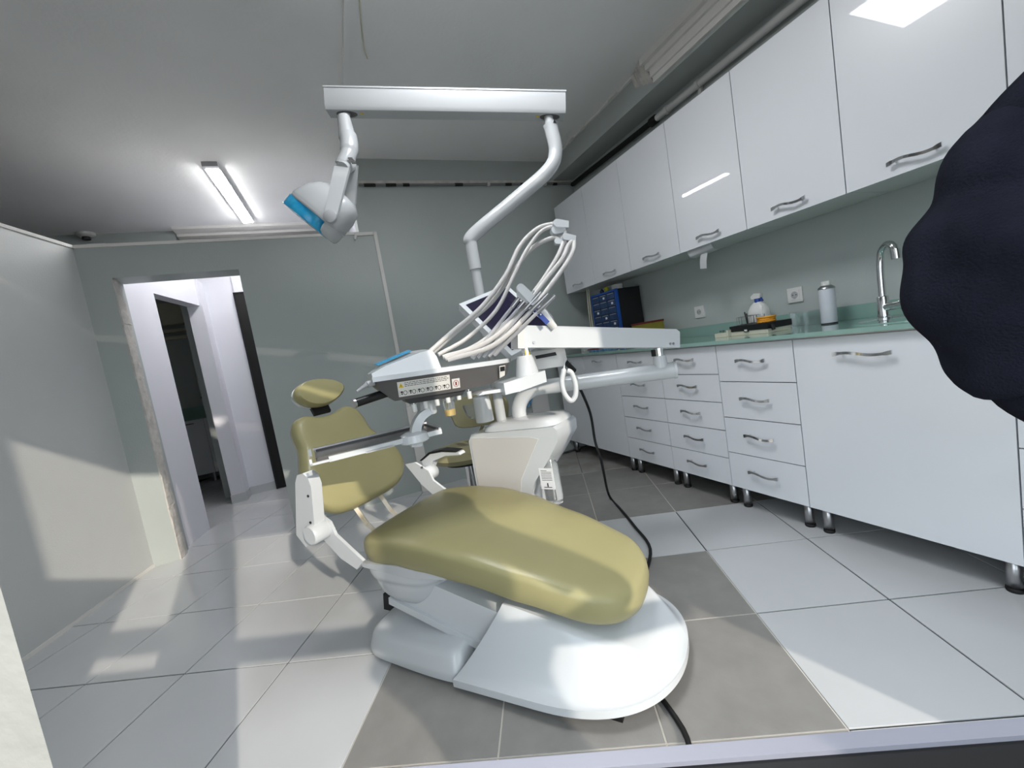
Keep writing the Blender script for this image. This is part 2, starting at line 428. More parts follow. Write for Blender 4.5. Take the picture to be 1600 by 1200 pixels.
def front_panel(name, parent, u, v0, v1, z0, z1, g=0.0022):
    return put(name, B(((u, v0 + g, z0 + g), (u + 0.018, v1 - g, z1 - g))), M_gloss, parent, bevel=0.0012, segs=1)
def base_unit(name, label, v0, v1, kind, n=0, hl=0.15, group='white gloss base units'):
    t = thing(name, label, 'cabinet', (3.35, (v0 + v1) / 2, 0), group=group)
    body = put('body', B(((UC + 0.02, v0 + 0.002, 0.122), (UR - 0.01, v1 - 0.002, 0.914))), M_body, t)
    if kind == 'drawers':
        for i in range(n):
            za = 0.122 + (0.912 - 0.122) * i / n; zb = 0.122 + (0.912 - 0.122) * (i + 1) / n
            d = front_panel('drawer', t, UC, v0, v1, za, zb); add_handle(d, (UC, (v0 + v1) / 2, (za + zb) / 2 + 0.012), hl)
    elif kind == 'doors':
        for i in range(n):
            va = v0 + (v1 - v0) * i / n; vb = v0 + (v1 - v0) * (i + 1) / n
            d = front_panel('door', t, UC, va, vb, 0.122, 0.912); add_handle(d, (UC, (va + vb) / 2, 0.865), hl)
    else:
        d = front_panel('door', t, UC, v0, v1, 0.122, 0.912); add_handle(d, (UC, (v0 + v1) / 2 + 0.06, 0.838), 0.2)
    for vv in (v0 + 0.042, v1 - 0.042):
        for uu in (UC + 0.055, UR - 0.08):
            l = bpy.data.objects.new('leg', me_leg); col.objects.link(l); l.parent = t; l.location = WM[t.name].inverted() @ V((uu, vv, 0)); WM[l.name] = WM[t.name] @ Matrix.Translation(l.location)
            f = bpy.data.objects.new('foot', me_ft); col.objects.link(f); f.parent = l
    return t
base_unit('base_cabinet', 'white gloss two-door base cabinet at the corner by the back wall', 0.28, 1.189, 'doors', 2, 0.13)
base_unit('drawer_cabinet', 'white gloss five-drawer base cabinet next to the two-door corner cabinet', -0.165, 0.28, 'drawers', 5, 0.15)
base_unit('drawer_cabinet', 'white gloss five-drawer base cabinet next to the four-drawer cabinet', -0.598, -0.165, 'drawers', 5, 0.15)
base_unit('drawer_cabinet', 'white gloss four-drawer base cabinet beside the wide sink cabinet', -1.011, -0.598, 'drawers', 4, 0.16)
base_unit('sink_cabinet', 'wide white gloss sink cabinet with one big front panel', -1.667, -1.011, 'sink')
base_unit('drawer_cabinet', 'white gloss drawer cabinet past the sink cabinet, half behind the dark sleeve', -2.09, -1.667, 'drawers', 4, 0.16)

UU_ = 3.30; Z0, Z1 = 1.494, 2.292
ub = [1.185, 0.718, 0.246, -0.229, -0.693, -1.157, -1.621, -2.085]
ulab = ['white gloss wall cabinet in the corner by the back wall', 'white gloss wall cabinet, second along from the corner', 'white gloss wall cabinet, third along from the corner',
        'white gloss wall cabinet with the ceiling lamp reflected in its door', 'white gloss wall cabinet hanging above the pale spray can',
        'white gloss wall cabinet above the tap', 'white gloss wall cabinet past the tap, above the dark sleeve']
for i in range(7):
    v1, v0 = ub[i], ub[i + 1]
    t = thing('wall_cabinet', ulab[i], 'cabinet', (3.47, (v0 + v1) / 2, Z0), group='white gloss wall cabinets')
    put('body', B(((UU_ + 0.02, v0 + 0.002, Z0 + 0.002), (UR - 0.002, v1 - 0.002, Z1 - 0.002))), M_under, t)
    d = front_panel('door', t, UU_, v0, v1, Z0 - 0.004, Z1)
    add_handle(d, (UU_, (v0 + v1) / 2, Z0 + 0.045), 0.16)

# worktop: glass slab with upstand, sink recess, tap
ZC = 0.938
bm = B(((3.058, -2.1, 0.916), (UR - 0.002, 1.20, ZC)))
wt = tag(put('glass_worktop', bm, M_glassgreen, bevel=0.003), 'green tempered glass worktop running along the white base cabinets', 'worktop')
tag(put('glass_upstand', B(((UR - 0.012, -2.1, ZC + 0.0005), (UR - 0.001, 1.20, ZC + 0.072))), M_glassgreen, None, bevel=0.002), 'low green glass upstand strip along the wall behind the worktop', 'upstand')
put('edge_strip', B(((3.056, -2.1, 0.914), (3.062, 1.20, 0.919))), M_steel, wt)
sk = lathe((3.33, -1.33, ZC), [(0.19, -0.001), (0.19, 0.003), (0.182, 0.004), (0.17, -0.002), (0.13, -0.006), (0.03, -0.008)], seg=48)
snk = tag(put('sink_bowl', sk, M_glassgreen, None, True), 'round green glass sink rim set in the worktop by the tap', 'sink')
put('drain', lathe((3.33, -1.33, ZC - 0.012), [(0.028, 0), (0.028, 0.006), (0.02, 0.007)], seg=20), M_chrome, snk, True)
F0 = V((3.44, -1.185, ZC))
fc = thing('tap', 'chrome swan-neck mixer tap at the sink', 'tap', F0)
put('tap_body', lathe(F0, [(0.027, 0), (0.027, 0.006), (0.022, 0.01), (0.021, 0.095), (0.019, 0.1)], seg=24), M_chrome, fc, True)
neck = spline([F0 + V((0, 0, 0.09)), F0 + V((0, 0, 0.2)), F0 + V((0.0, -0.004, 0.262)), F0 + V((-0.010, -0.016, 0.296)), F0 + V((-0.030, -0.045, 0.315)), F0 + V((-0.046, -0.072, 0.30)), F0 + V((-0.050, -0.080, 0.262))], 6)
put('spout', tube(neck, 0.0135, 16), M_chrome, fc, True)
put('aerator', cyl(F0 + V((-0.0495, -0.079, 0.285)), F0 + V((-0.051, -0.082, 0.245)), 0.0165, 18), M_chrome, fc, True)
h0 = F0 + V((0, 0, 0.05)); hd = V((-0.30, -0.95, 0.06)).normalized()
put('mixer_arm', tube([h0, h0 + hd * 0.075, h0 + hd * 0.078, h0 + hd * 0.125], [0.017, 0.017, 0.021, 0.021], 20), M_chrome, fc, True)
put('lever', cyl(h0 + hd * 0.112 + V((0, 0, 0.02)), h0 + hd * 0.114 + V((0, 0, 0.075)), 0.003, 8), M_chrome, fc, True)

# ---- things on the worktop
def on(u, v, z=0.0): return V((u, v, ZC + 0.0006 + z))
# aerosol can
c0 = on(3.49, -0.935)
t = thing('spray_can', 'pale blue-grey spray can with white cap standing by the tap', 'spray can', c0)
put('can_body', lathe(c0, [(0.033, 0), (0.034, 0.003), (0.034, 0.172), (0.033, 0.174)], seg=28), M_tin, t, True)
put('rim', lathe(c0, [(0.0335, 0.173), (0.036, 0.176), (0.034, 0.182), (0.022, 0.192)], seg=28), M_steel, t, True)
put('base_ring', lathe(c0, [(0.0345, 0.0), (0.0348, 0.004), (0.0343, 0.006)], seg=28), M_print, t, True)
put('cap', lathe(c0, [(0.02, 0.19), (0.02, 0.197), (0.017, 0.21), (0.012, 0.211)], seg=24), M_white2, t, True)
put('nozzle', B(((c0.x - 0.007, c0.y - 0.02, c0.z + 0.199), (c0.x + 0.007, c0.y + 0.018, c0.z + 0.213))), M_white2, t, bevel=0.003)
# spray bottle
s0 = on(3.50, -0.56)
t = thing('spray_bottle', 'white trigger spray bottle with a blue label behind the black tray', 'spray bottle', s0)
oc = closed_curve([(-0.032, -0.046), (0.032, -0.046), (0.032, 0.046), (-0.032, 0.046)], 5)
def place_b(x, y, h): return s0 + V((x, y, h))
put('bottle_body', pillow(oc, [(0.9, 0), (1, 0.004), (1.0, 0.10), (0.95, 0.125), (0.72, 0.15), (0.45, 0.165), (0.36, 0.17)], place_b), M_white2, t, True)
put('collar', lathe(s0, [(0.0165, 0.166), (0.0165, 0.19)], seg=20), M_bluep, t, True)
put('trigger_head', prism([s0 + V((-0.012, 0.030, 0.19)), s0 + V((-0.012, -0.022, 0.19)), s0 + V((-0.012, -0.028, 0.215)), s0 + V((-0.012, 0.01, 0.222)), s0 + V((-0.012, 0.034, 0.206))], (0.024, 0, 0)), M_white2, t, bevel=0.003)
put('trigger', prism([s0 + V((-0.006, -0.020, 0.20)), s0 + V((-0.006, -0.034, 0.172)), s0 + V((-0.006, -0.028, 0.17)), s0 + V((-0.006, -0.012, 0.195))], (0.012, 0, 0)), M_bluep, t)
put('label', B(((s0.x - 0.0345, s0.y - 0.03, s0.z + 0.035), (s0.x - 0.0315, s0.y + 0.03, s0.z + 0.105))), M_paper, t)
put('label_print', B(((s0.x - 0.0352, s0.y - 0.03, s0.z + 0.092), (s0.x - 0.034, s0.y + 0.03, s0.z + 0.102)), ((s0.x - 0.0352, s0.y - 0.02, s0.z + 0.072), (s0.x - 0.034, s0.y + 0.02, s0.z + 0.083)), ((s0.x - 0.0352, s0.y - 0.025, s0.z + 0.05), (s0.x - 0.034, s0.y + 0.022, s0.z + 0.053)), ((s0.x - 0.0352, s0.y - 0.025, s0.z + 0.042), (s0.x - 0.034, s0.y + 0.022, s0.z + 0.045))), M_bluep, t)
# toolbox-like case: pale base, black lid tray
k0 = on(3.36, -0.655); kr = radians(-12)
t = thing('instrument_case', 'flat case with black lid and pale base lying on the glass worktop', 'case', k0, kr)
put('case_base', B(((-0.07, -0.135, 0), (0.07, 0.135, 0.022))), M_cream, t, local=True, bevel=0.004)
put('lid', B(((-0.073, -0.14, 0.022), (0.073, 0.14, 0.054))), M_black, t, local=True, bevel=0.005)
put('latch', B(((-0.078, -0.005, 0.016), (-0.07, 0.025, 0.034))), M_print, t, local=True, bevel=0.002)
put('latch_plate', B(((-0.0785, 0.0, 0.02), (-0.0775, 0.02, 0.03))), M_white2, t, local=True)
put('hinge_knob', cyl((-0.05, -0.142, 0.04), (-0.05, -0.152, 0.015), 0.009, 10), M_black, t, True, local=True)
kz = 0.0545
def kpos(x, y, z): return WM[t0.name] @ V((x, y, z))
t0 = t
# orange coil of cord on the case
cc = kpos(0.0, -0.055, kz)
bm = bmesh.new()
for i in range(5):
    R = 0.042 + random.uniform(-0.004, 0.004)
    pts = [cc + V((R * cos(a) + 0.002 * sin(3 * a), R * sin(a), 0.004 + i * 0.0058)) for a in [2 * pi * k / 28 for k in range(29)]]
    add_tube(bm, pts, 0.0034, 8)
tag(put('orange_cord_coil', bm, M_orange, None, True), 'coil of orange cord on the black case lid', 'cord')
# white plastic cable tie end sticking up
cs = kpos(0.03, 0.0, kz)
tag(put('white_straw', tube([cs, cs + V((0, 0.003, 0.05)), cs + V((0.0, -0.004, 0.085))], 0.0028, 8), M_white2, None, True), 'thin white straw standing up beside the orange cord coil', 'straw')
# wire rack
bm = bmesh.new(); wk = [kpos(-0.045, 0.05, kz), kpos(0.05, 0.05, kz), kpos(0.05, 0.11, kz), kpos(-0.045, 0.11, kz)]
for hgt in (0.002, 0.045): add_tube(bm, [p + V((0, 0, hgt)) for p in wk] + [wk[0] + V((0, 0, hgt))], 0.0018, 6)
for i in range(4):
    for j in range(3):
        p = wk[i].lerp(wk[(i + 1) % 4], j / 3); add_tube(bm, [p, p + V((0, 0, 0.047))], 0.0015, 6)
wr_ = tag(put('wire_rack', bm, M_steel, None, True), 'small wire rack of dental tools on the black case lid', 'rack')
bm = bmesh.new(); q = kpos(0.0, 0.085, kz)
add_tube(bm, [q, q + V((-0.004, 0.005, 0.07))], 0.003, 8); add_tube(bm, [q + V((0.02, 0.01, 0)), q + V((0.03, 0.02, 0.06))], 0.003, 8)
put('tool', bm, M_print, wr_, True)
g0 = kpos(0.035, 0.02, kz)
tag(put('small_cup', lathe(g0, [(0.016, 0), (0.018, 0.002), (0.021, 0.045), (0.019, 0.045), (0.016, 0.004)], seg=18), M_clear, None, True), 'small clear cup on the black case between wire rack and orange coil', 'cup')
# bur block
b0 = on(3.31, -0.46)
t = thing('bur_block', 'small cream block holding burs beside the case', 'bur block', b0)
put('block', B(((b0.x - 0.02, b0.y - 0.04, b0.z), (b0.x + 0.02, b0.y + 0.04, b0.z + 0.024))), M_cream, t, bevel=0.002)
put('end_plate', B(((b0.x - 0.02, b0.y - 0.052, b0.z), (b0.x + 0.02, b0.y - 0.042, b0.z + 0.038))), M_cream, t, bevel=0.002)
for i in range(8):
    p = b0 + V((random.uniform(-0.012, 0.012), -0.032 + i * 0.008, 0.023))
    put('bur', tube([p, p + V((0, 0, 0.009)), p + V((0, 0, 0.01)), p + V((0, 0, 0.015))], [0.001, 0.001, 0.0024, 0.0018], 6), M_print, t, True)
# clear food box behind
x0 = on(3.565, -0.80)
t = thing('clear_box', 'empty clear plastic box leaning by the glass upstand behind the case', 'box', x0)
put('box_shell', B(((x0.x - 0.03, x0.y - 0.085, x0.z), (x0.x + 0.03, x0.y + 0.085, x0.z + 0.075))), M_clear, t, bevel=0.006)
put('box_lip', B(((x0.x - 0.034, x0.y - 0.089, x0.z + 0.072), (x0.x + 0.034, x0.y + 0.089, x0.z + 0.077))), M_clear, t)
# blue drawer organiser, near the back corner
o0 = on(3.41, 0.735); orz = radians(-2)
t = thing('drawer_organiser', 'tall blue plastic mini-drawer organiser with black sides under the wall cabinets', 'organiser', o0, orz)
put('casing', B(((-0.018, -0.19, 0), (0.20, 0.19, 0.475))), M_black, t, local=True, bevel=0.004)
put('front_rim', B(((-0.036, -0.19, 0), (-0.017, -0.168, 0.475)), ((-0.036, 0.176, 0), (-0.017, 0.19, 0.475)), ((-0.036, -0.19, 0.462), (-0.017, 0.19, 0.477))), M_dblue, t, local=True, bevel=0.003)
for r_ in range(8):
    for c_ in range(3):
        y_ = -0.165 + c_ * 0.113; z_0 = 0.006 + r_ * 0.0568
        d = put('drawer', B(((-0.038, y_, z_0), (-0.016, y_ + 0.109, z_0 + 0.0525))), M_navy, t, local=True, bevel=0.002)
        put('label_slot', B(((-0.0395, y_ + 0.012, z_0 + 0.043), (-0.0375, y_ + 0.097, z_0 + 0.047))), M_lgrey, d, local=True)
        if (r_ * 2 + c_) % 3 == 0: put('sticker', B(((-0.0395, y_ + 0.03, z_0 + 0.014), (-0.0375, y_ + 0.055, z_0 + 0.032))), M_paper, d, local=True)
OT = WM[t.name]
def ot(x, y, z): return OT @ V((x, y, z))
p = ot(0.05, -0.10, 0.4755); tag(put('round_tub', lathe(p, [(0.045, 0), (0.047, 0.004), (0.047, 0.03), (0.05, 0.031), (0.05, 0.042), (0.03, 0.045)], seg=24), M_pipew, None, True), 'round pale tub on top of the blue drawer organiser', 'tub')
p = ot(0.01, 0.0, 0.4755); tag(put('lime_pot', lathe(p, [(0.016, 0), (0.018, 0.003), (0.018, 0.04), (0.015, 0.044), (0.012, 0.045)], seg=18), M_ltgreen, None, True), 'small lime yellow pot on the blue drawer organiser', 'pot')
p = ot(0.05, 0.13, 0.4755); tag(put('green_bottle', lathe(p, [(0.018, 0), (0.019, 0.003), (0.019, 0.03), (0.008, 0.04), (0.008, 0.048)], seg=18), M_navy, None, True), 'small dark bottle at the corner of the drawer organiser top', 'bottle')
# hanging cords beside organiser
bm = bmesh.new()
for i in range(2):
    p = V((3.40, 0.965 + i * 0.03, Z0)); add_tube(bm, spline([p, p + V((-0.01, 0.0, -0.12)), p + V((-0.02, -0.005, -0.3)), V((3.38, 0.96 + i * 0.015, ZC + 0.01))], 5), 0.005, 8)
tag(put('hanging_cord', bm, M_cream, None, True), 'pale cord hanging down beside the blue drawer organiser', 'cord')
j0 = on(3.27, 0.97)
t = thing('jar', 'white jar with red printed lid beside the drawer organiser', 'jar', j0)
put('jar_body', lathe(j0, [(0.036, 0), (0.039, 0.004), (0.039, 0.165), (0.034, 0.17)], seg=24), M_white2, t, True)
put('lid', lathe(j0, [(0.04, 0.169), (0.042, 0.171), (0.042, 0.215), (0.039, 0.217)], seg=24), M_white2, t, True)
put('lid_print', lathe(j0, [(0.0422, 0.18), (0.0425, 0.181), (0.0425, 0.206), (0.0422, 0.207)], seg=24), M_red, t, True)
y0 = on(3.50, 0.40)
t = thing('card_box', 'olive yellow box with maroon lid standing beside the drawer organiser', 'box', y0)
put('box_body', B(((y0.x - 0.06, y0.y - 0.13, y0.z), (y0.x + 0.06, y0.y + 0.10, y0.z + 0.155))), M_olivebox, t, bevel=0.003)
put('box_lid', B(((y0.x - 0.063, y0.y - 0.133, y0.z + 0.155), (y0.x + 0.063, y0.y + 0.103, y0.z + 0.17))), M_maroon, t, bevel=0.003)
y1 = on(3.22, 0.62)
t = thing('folder_stack', 'flat teal and red folders lying on the worktop under the organiser', 'folder', y1)
put('folder', B(((y1.x - 0.06, y1.y - 0.10, y1.z), (y1.x + 0.06, y1.y + 0.12, y1.z + 0.012))), M_coil, t, bevel=0.002)
put('folder_cover', B(((y1.x - 0.055, y1.y - 0.02, y1.z + 0.0125), (y1.x + 0.055, y1.y + 0.15, y1.z + 0.02))), M_red, t, bevel=0.002)

# ---- sockets
def socket(v, z, label):
    t = thing('wall_socket', label, 'socket', (UR, v, z), group='wall sockets above the worktop')
    put('plate', B(((UR - 0.010, v - 0.041, z - 0.041), (UR, v + 0.041, z + 0.041))), M_white2, t, bevel=0.003)
    put('inner_frame', B(((UR - 0.0125, v - 0.027, z - 0.027), (UR - 0.009, v + 0.027, z + 0.027))), M_white2, t, bevel=0.002)
    put('well', lathe((UR - 0.0135, v, z), [(0.0195, 0), (0.0195, 0.002)], axis=V((1, 0, 0)), seg=24), M_lgrey, t)
    for s in (-1, 1): put('pin_hole', cyl((UR - 0.0142, v + s * 0.0095, z), (UR - 0.013, v + s * 0.0095, z), 0.003, 10), M_print, t)
    put('earth_clip', B(((UR - 0.0145, v - 0.003, z + 0.013), (UR - 0.0132, v + 0.003, z + 0.02)), ((UR - 0.0145, v - 0.003, z - 0.02), (UR - 0.0132, v + 0.003, z - 0.013))), M_steel, t)
socket(-0.015, 1.112, 'white wall socket above the bur block, nearer the corner')
socket(-0.69, 1.112, 'white wall socket between spray bottle and spray can')
# paper strips hanging under the wall cabinet
def strip(pts, wv, name, label):
    bm = bmesh.new(); pts = spline(pts, 5); w_ = V(wv)
    a = [bm.verts.new(p) for p in pts]; b = [bm.verts.new(p + w_) for p in pts]
    for i in range(len(pts) - 1): bm.faces.new((a[i], a[i + 1], b[i + 1], b[i]))
    bmesh.ops.solidify(bm, geom=bm.faces[:], thickness=0.0008)
    tag(put(name, bm, M_paper, None, True), label, 'paper')
strip([(3.325, -0.26, Z0 - 0.0015), (3.32, -0.27, Z0 - 0.02), (3.335, -0.275, Z0 - 0.045), (3.375, -0.28, Z0 - 0.05)], (0.008, -0.17, 0.01), 'paper_sheet', 'curled white paper sheet stuck under the wall cabinet')
strip([(3.345, -0.345, Z0 - 0.035), (3.34, -0.335, Z0 - 0.075), (3.345, -0.325, Z0 - 0.125)], (0.004, -0.045, -0.008), 'paper_strip', 'narrow white paper strip dangling below the curled sheet')
# pipes along the walls
def pipe(name, pts, r, m, label): return tag(put(name, tube(pts, r, 12), m, None, True), label, 'pipe')
pp = pipe('white_pipe', [(UR - 0.035, -2.75, 2.525), (UR - 0.035, 0.17, 2.525)], 0.022, M_pipew, 'white painted pipe under the ceiling beam above the wall cabinets')
for v in (-1.2, -0.25, 0.02): put('clip', lathe((UR - 0.035, v, 2.525), [(0.028, -0.012), (0.028, 0.012)], axis=V((0, 1, 0)), seg=14), M_pipew, pp, True)
put('wall_bracket', B(((UR - 0.03, -0.26, 2.47), (UR - 0.001, -0.24, 2.53))), M_pipew, pp)
pb = pipe('black_pipe', [(UR - 0.035, 0.17, 2.525), (UR - 0.035, 1.28, 2.545)], 0.02, M_rubber, 'black pipe joined to the white pipe near the corner')
put('coupling', lathe((UR - 0.035, 0.15, 2.525), [(0.028, -0.03), (0.031, -0.02), (0.031, 0.03), (0.028, 0.035)], axis=V((0, 1, 0)), seg=16), M_rubber, pb, True)
bp_ = pipe('thin_pipe', [(1.62, VB - 0.018, 2.562), (2.2, VB - 0.02, 2.558), (3.0, VB - 0.018, 2.562), (UR - 0.02, VB - 0.02, 2.566)], 0.010, M_body, 'thin patchy pipe along the top of the back wall')
for u in (1.66, 1.83, 1.97, 2.42, 2.9, 3.05, 3.4): put('dark_patch', cyl((u, VB - 0.02, 2.559), (u + random.uniform(0.04, 0.1), VB - 0.02, 2.559), 0.0125, 10), M_rubber, bp_, True)
for u in (2.72, 3.3): put('clip', cyl((u, VB - 0.02, 2.56), (u + 0.025, VB - 0.02, 2.56), 0.02, 12), M_pipew, bp_, True)
struct('trim_8', B(((1.60, VB - 0.002, 2.57), (UR, VB + 0.01, 2.60))), M_plaster)
# cable trunking on the back wall
tr = thing('cable_trunking', 'white cable trunking running down the back wall with a bend at the top', 'trunking', (1.675, VB, 0))
put('vertical_trunk', B(((1.662, VB - 0.018, 0.62), (1.689, VB, 2.19))), M_mould, tr, bevel=0.002)
put('horizontal_trunk', B(((1.53, VB - 0.018, 2.168), (1.664, VB, 2.192))), M_mould, tr, bevel=0.002)
put('wide_trunk', B(((1.655, VB - 0.05, 0.0), (1.735, VB, 0.74))), M_mould, tr, bevel=0.003)
cb = tag(put('wall_clip', B(((1.515, VB - 0.03, 2.15), (1.53, VB, 2.185)), ((1.508, VB - 0.034, 2.135), (1.523, VB - 0.02, 2.16))), M_white2, None, bevel=0.002), 'small white clip at the end of the cable trunking', 'clip')
# ceiling trunk, cable, lamp, detector
tag(put('ceiling_trunking', B(((1.535, -0.65, HC - 0.018), (1.565, VB, HC))), M_ceil, None, bevel=0.002), 'thin painted trunking strip running along the ceiling', 'trunking')
tag(put('ceiling_wire', tube(spline([(1.60, -0.25, HC - 0.004), (1.615, -0.1, HC - 0.004), (1.64, 0.1, HC - 0.004), (1.66, 0.16, HC - 0.018)], 5), 0.004, 8), M_cream, None, True), 'short loose wire stuck on the ceiling beside the trunking', 'wire')
L0, L1 = V((0.625, 1.40, HC)), V((0.655, 2.60, HC))
ld = (L1 - L0).normalized(); ls = ld.cross(V((0, 0, 1))).normalized()
lt = thing('ceiling_lamp', 'lit white LED batten lamp on the ceiling beyond the partition', 'lamp', (L0 + L1) / 2)
def along(a, b, w0, w1, z0, z1):
    return prism([L0 + ld * a + ls * w0 + V((0, 0, z0)), L0 + ld * b + ls * w0 + V((0, 0, z0)), L0 + ld * b + ls * w1 + V((0, 0, z0)), L0 + ld * a + ls * w1 + V((0, 0, z0))], (0, 0, z1 - z0))
put('housing', along(0, 1.2, -0.05, 0.05, -0.03, 0), M_lgrey, lt)
put('diffuser', along(0.06, 1.192, -0.042, 0.042, -0.040, -0.029), M_led, lt)
put('end_cap', along(-0.001, 0.06, -0.0505, 0.0505, -0.034, -0.002), M_lgrey, lt, bevel=0.003)
for i in range(7): put('print_mark', along(0.02, 0.035, -0.034 + i * 0.01, -0.027 + i * 0.01, -0.0346, -0.033), M_paper, lt)
pn = thing('ceiling_panel_lamp', 'square white LED panel lamp on the ceiling at the end of the trunking', 'lamp', (1.85, -0.96, HC))
put('panel_frame', B(((1.54, -1.27, HC - 0.022), (2.16, -0.65, HC))), M_lgrey, pn, bevel=0.003)
put('diffuser', B(((1.552, -1.258, HC - 0.027), (2.148, -0.662, HC - 0.02))), M_led2, pn)
dt = thing('ceiling_rosette', 'small round white fitting on the ceiling strip above the partition corner', 'fitting', (-0.70, 2.83, HC))
put('disc', lathe((-0.70, 2.83, HC), [(0.07, 0), (0.07, -0.02), (0.05, -0.035)], seg=24), M_pipew, dt, True)
put('hook', cyl((-0.70, 2.83, HC - 0.03), (-0.70, 2.83, HC - 0.06), 0.03, 14), M_print, dt, True)

# ------------------------------------------------------------------ dental chair
CRZ = math.atan2(-0.787, 0.617); CO = (0.637, 0.50, 0)
ch = thing('dental_chair', 'olive vinyl dental chair with white base on the tiled floor', 'dental chair', CO, CRZ)
CM = WM[ch.name]
def cput(name, bm, m, smooth=True, bevel=0.0, parent=None, segs=2): return put(name, bm, m, parent or ch, smooth, local=True, bevel=bevel, segs=segs)
# seat and leg rest
zt = [(1.10, 0.450), (1.2, 0.468), (1.35, 0.476), (1.5, 0.472), (1.65, 0.448), (1.85, 0.395), (2.05, 0.338), (2.2, 0.295)]
ol = [(1.135, -0.19), (1.115, 0), (1.135, 0.19), (1.20, 0.265), (1.35, 0.282), (1.55, 0.280), (1.75, 0.258), (1.95, 0.228), (2.08, 0.19), (2.145, 0.11), (2.16, 0), (2.145, -0.11), (2.08, -0.19), (1.95, -0.228), (1.75, -0.258), (1.55, -0.280), (1.35, -0.282), (1.20, -0.265)]
seat = pillow(closed_curve(ol, 6), [(0.90, -0.098), (0.965, -0.095), (0.99, -0.080), (1.0, -0.050), (0.995, -0.022), (0.98, -0.007), (0.95, 0.0), (0.85, 0.005), (0.7, 0.007), (0.45, 0.007), (0.2, 0.006)],
              lambda x, y, h: V((x, y, lerp(zt, x) + h)))
cput('seat_cushion', seat, M_vinyl)
# white shell under the seat
so = [(1.13, -0.18), (1.12, 0), (1.13, 0.18), (1.18, 0.25), (1.33, 0.262), (1.47, 0.24), (1.53, 0.14), (1.54, 0), (1.53, -0.14), (1.47, -0.24), (1.33, -0.262), (1.18, -0.25)]
shell = pillow(closed_curve(so, 5), [(0.95, 0.385), (1.0, 0.375), (1.0, 0.345), (0.99, 0.318), (0.97, 0.300), (0.945, 0.294), (0.935, 0.28), (0.89, 0.235), (0.78, 0.19), (0.62, 0.165), (0.3, 0.16)],
               lambda x, y, h: V((1.13 + (x - 1.13) * (1 - max(0, 0.345 - h) * 1.9) - (0.385 - h) * 0.0 + (0.345 - min(h, 0.345)) * 0.12, y, h)))
cput('seat_shell', shell, M_white)
cput('shell_rim', prism([(1.16, -0.272, 0.372), (1.36, -0.284, 0.392), (1.56, -0.262, 0.365), (1.56, -0.255, 0.35), (1.4, -0.268, 0.34), (1.16, -0.262, 0.35)], (0, 0.02, 0)), M_white, bevel=0.004)
# lift arm
bm = bmesh.new()
add_prism(bm, [(1.20, -0.20, 0.18), (1.24, -0.20, 0.325), (1.86, -0.20, 0.19), (1.80, -0.20, 0.035)], (0, 0.40, 0))
cput('lift_arm', bm, M_white, bevel=0.012)
cput('arm_skirt', prism([(1.20, -0.212, 0.172), (1.205, -0.212, 0.20), (1.70, -0.212, 0.082), (1.70, -0.212, 0.052)], (0, 0.424, 0)), M_white, bevel=0.004)
# base shells
def smooth01(t): t = max(0.0, min(1.0, t)); return t * t * (3 - 2 * t)
def HWF(x): return 0.318 * (1 - min(1.0, max(0.0, (x - 1.85) / 0.4105)) ** 2.7) ** 0.46
HTP = [(1.70, 0.250), (1.76, 0.246), (1.9, 0.222), (2.05, 0.185), (2.2, 0.155)]
def lin(tab, x):
    if x <= tab[0][0]: return tab[0][1]
    for (x0, y0), (x1, y1) in zip(tab, tab[1:]):
        if x <= x1: return y0 + (y1 - y0) * (x - x0) / (x1 - x0)
    return tab[-1][1]
bm = bmesh.new(); NX, NQ = 56, 44; G = []
for a_ in range(NX + 1):
    row = []
    for b_ in range(NQ + 1):
        q_ = -1 + 2 * b_ / NQ; aq = abs(q_); s_ = a_ / NX; s_ = 1 - (1 - s_) ** 2.2
        xr = 1.725 - 0.158 * smooth01((aq - 0.60) / 0.40) ** 0.8
        X_ = xr + (2.2605 - xr) * s_; y_ = q_ * HWF(X_)
        brim = 0.040 + 0.028 * (X_ - 1.57) / 0.7
        side = 1 - smooth01((aq - 0.60) / 0.38) ** 0.7
        fr = smooth01((2.2605 - X_) / 0.17) ** 0.8
        row.append(bm.verts.new((X_, y_, brim + (lin(HTP, X_) - brim) * side * fr)))
    G.append(row)
for a_ in range(NX):
    for b_ in range(NQ):
        try: bm.faces.new((G[a_][b_], G[a_ + 1][b_], G[a_ + 1][b_ + 1], G[a_][b_ + 1]))
        except Exception: pass
loop = [G[0][b_] for b_ in range(NQ + 1)] + [G[a_][NQ] for a_ in range(1, NX)] + [G[NX][NQ // 2]] + [G[a_][0] for a_ in range(NX - 1, 0, -1)]
low = [bm.verts.new((v.co.x, v.co.y, 0.014 + 0.03 * max(0, (v.co.x - 1.57) / 0.7))) for v in loop]
n__ = len(loop)
for k in range(n__): bm.faces.new((loop[k], loop[(k + 1) % n__], low[(k + 1) % n__], low[k]))
bmesh.ops.remove_doubles(bm, verts=bm.verts, dist=0.0004)
cput('base_cover', bm, M_white)
ro = [(1.10, -0.22), (1.095, 0), (1.10, 0.22), (1.15, 0.29), (1.3, 0.305), (1.52, 0.306), (1.575, 0.285), (1.585, 0.2), (1.585, -0.2), (1.575, -0.285), (1.52, -0.306), (1.3, -0.305), (1.15, -0.29)]
rear = pillow(closed_curve(ro, 5), [(0.97, 0.008), (1.0, 0.012), (1.0, 0.030), (0.99, 0.042), (0.945, 0.078), (0.915, 0.092), (0.86, 0.100), (0.6, 0.106), (0.3, 0.107)], lambda x, y, h: V((x, y, h * (0.92 + 0.25 * (x - 1.1)))))
cput('base_plate_cover', rear, M_white)
for y in (-0.2, 0.0, 0.2): cput('floor_pad', B(((2.03, y - 0.05, 0.0), (2.11, y + 0.05, 0.035))), M_rubber, False)
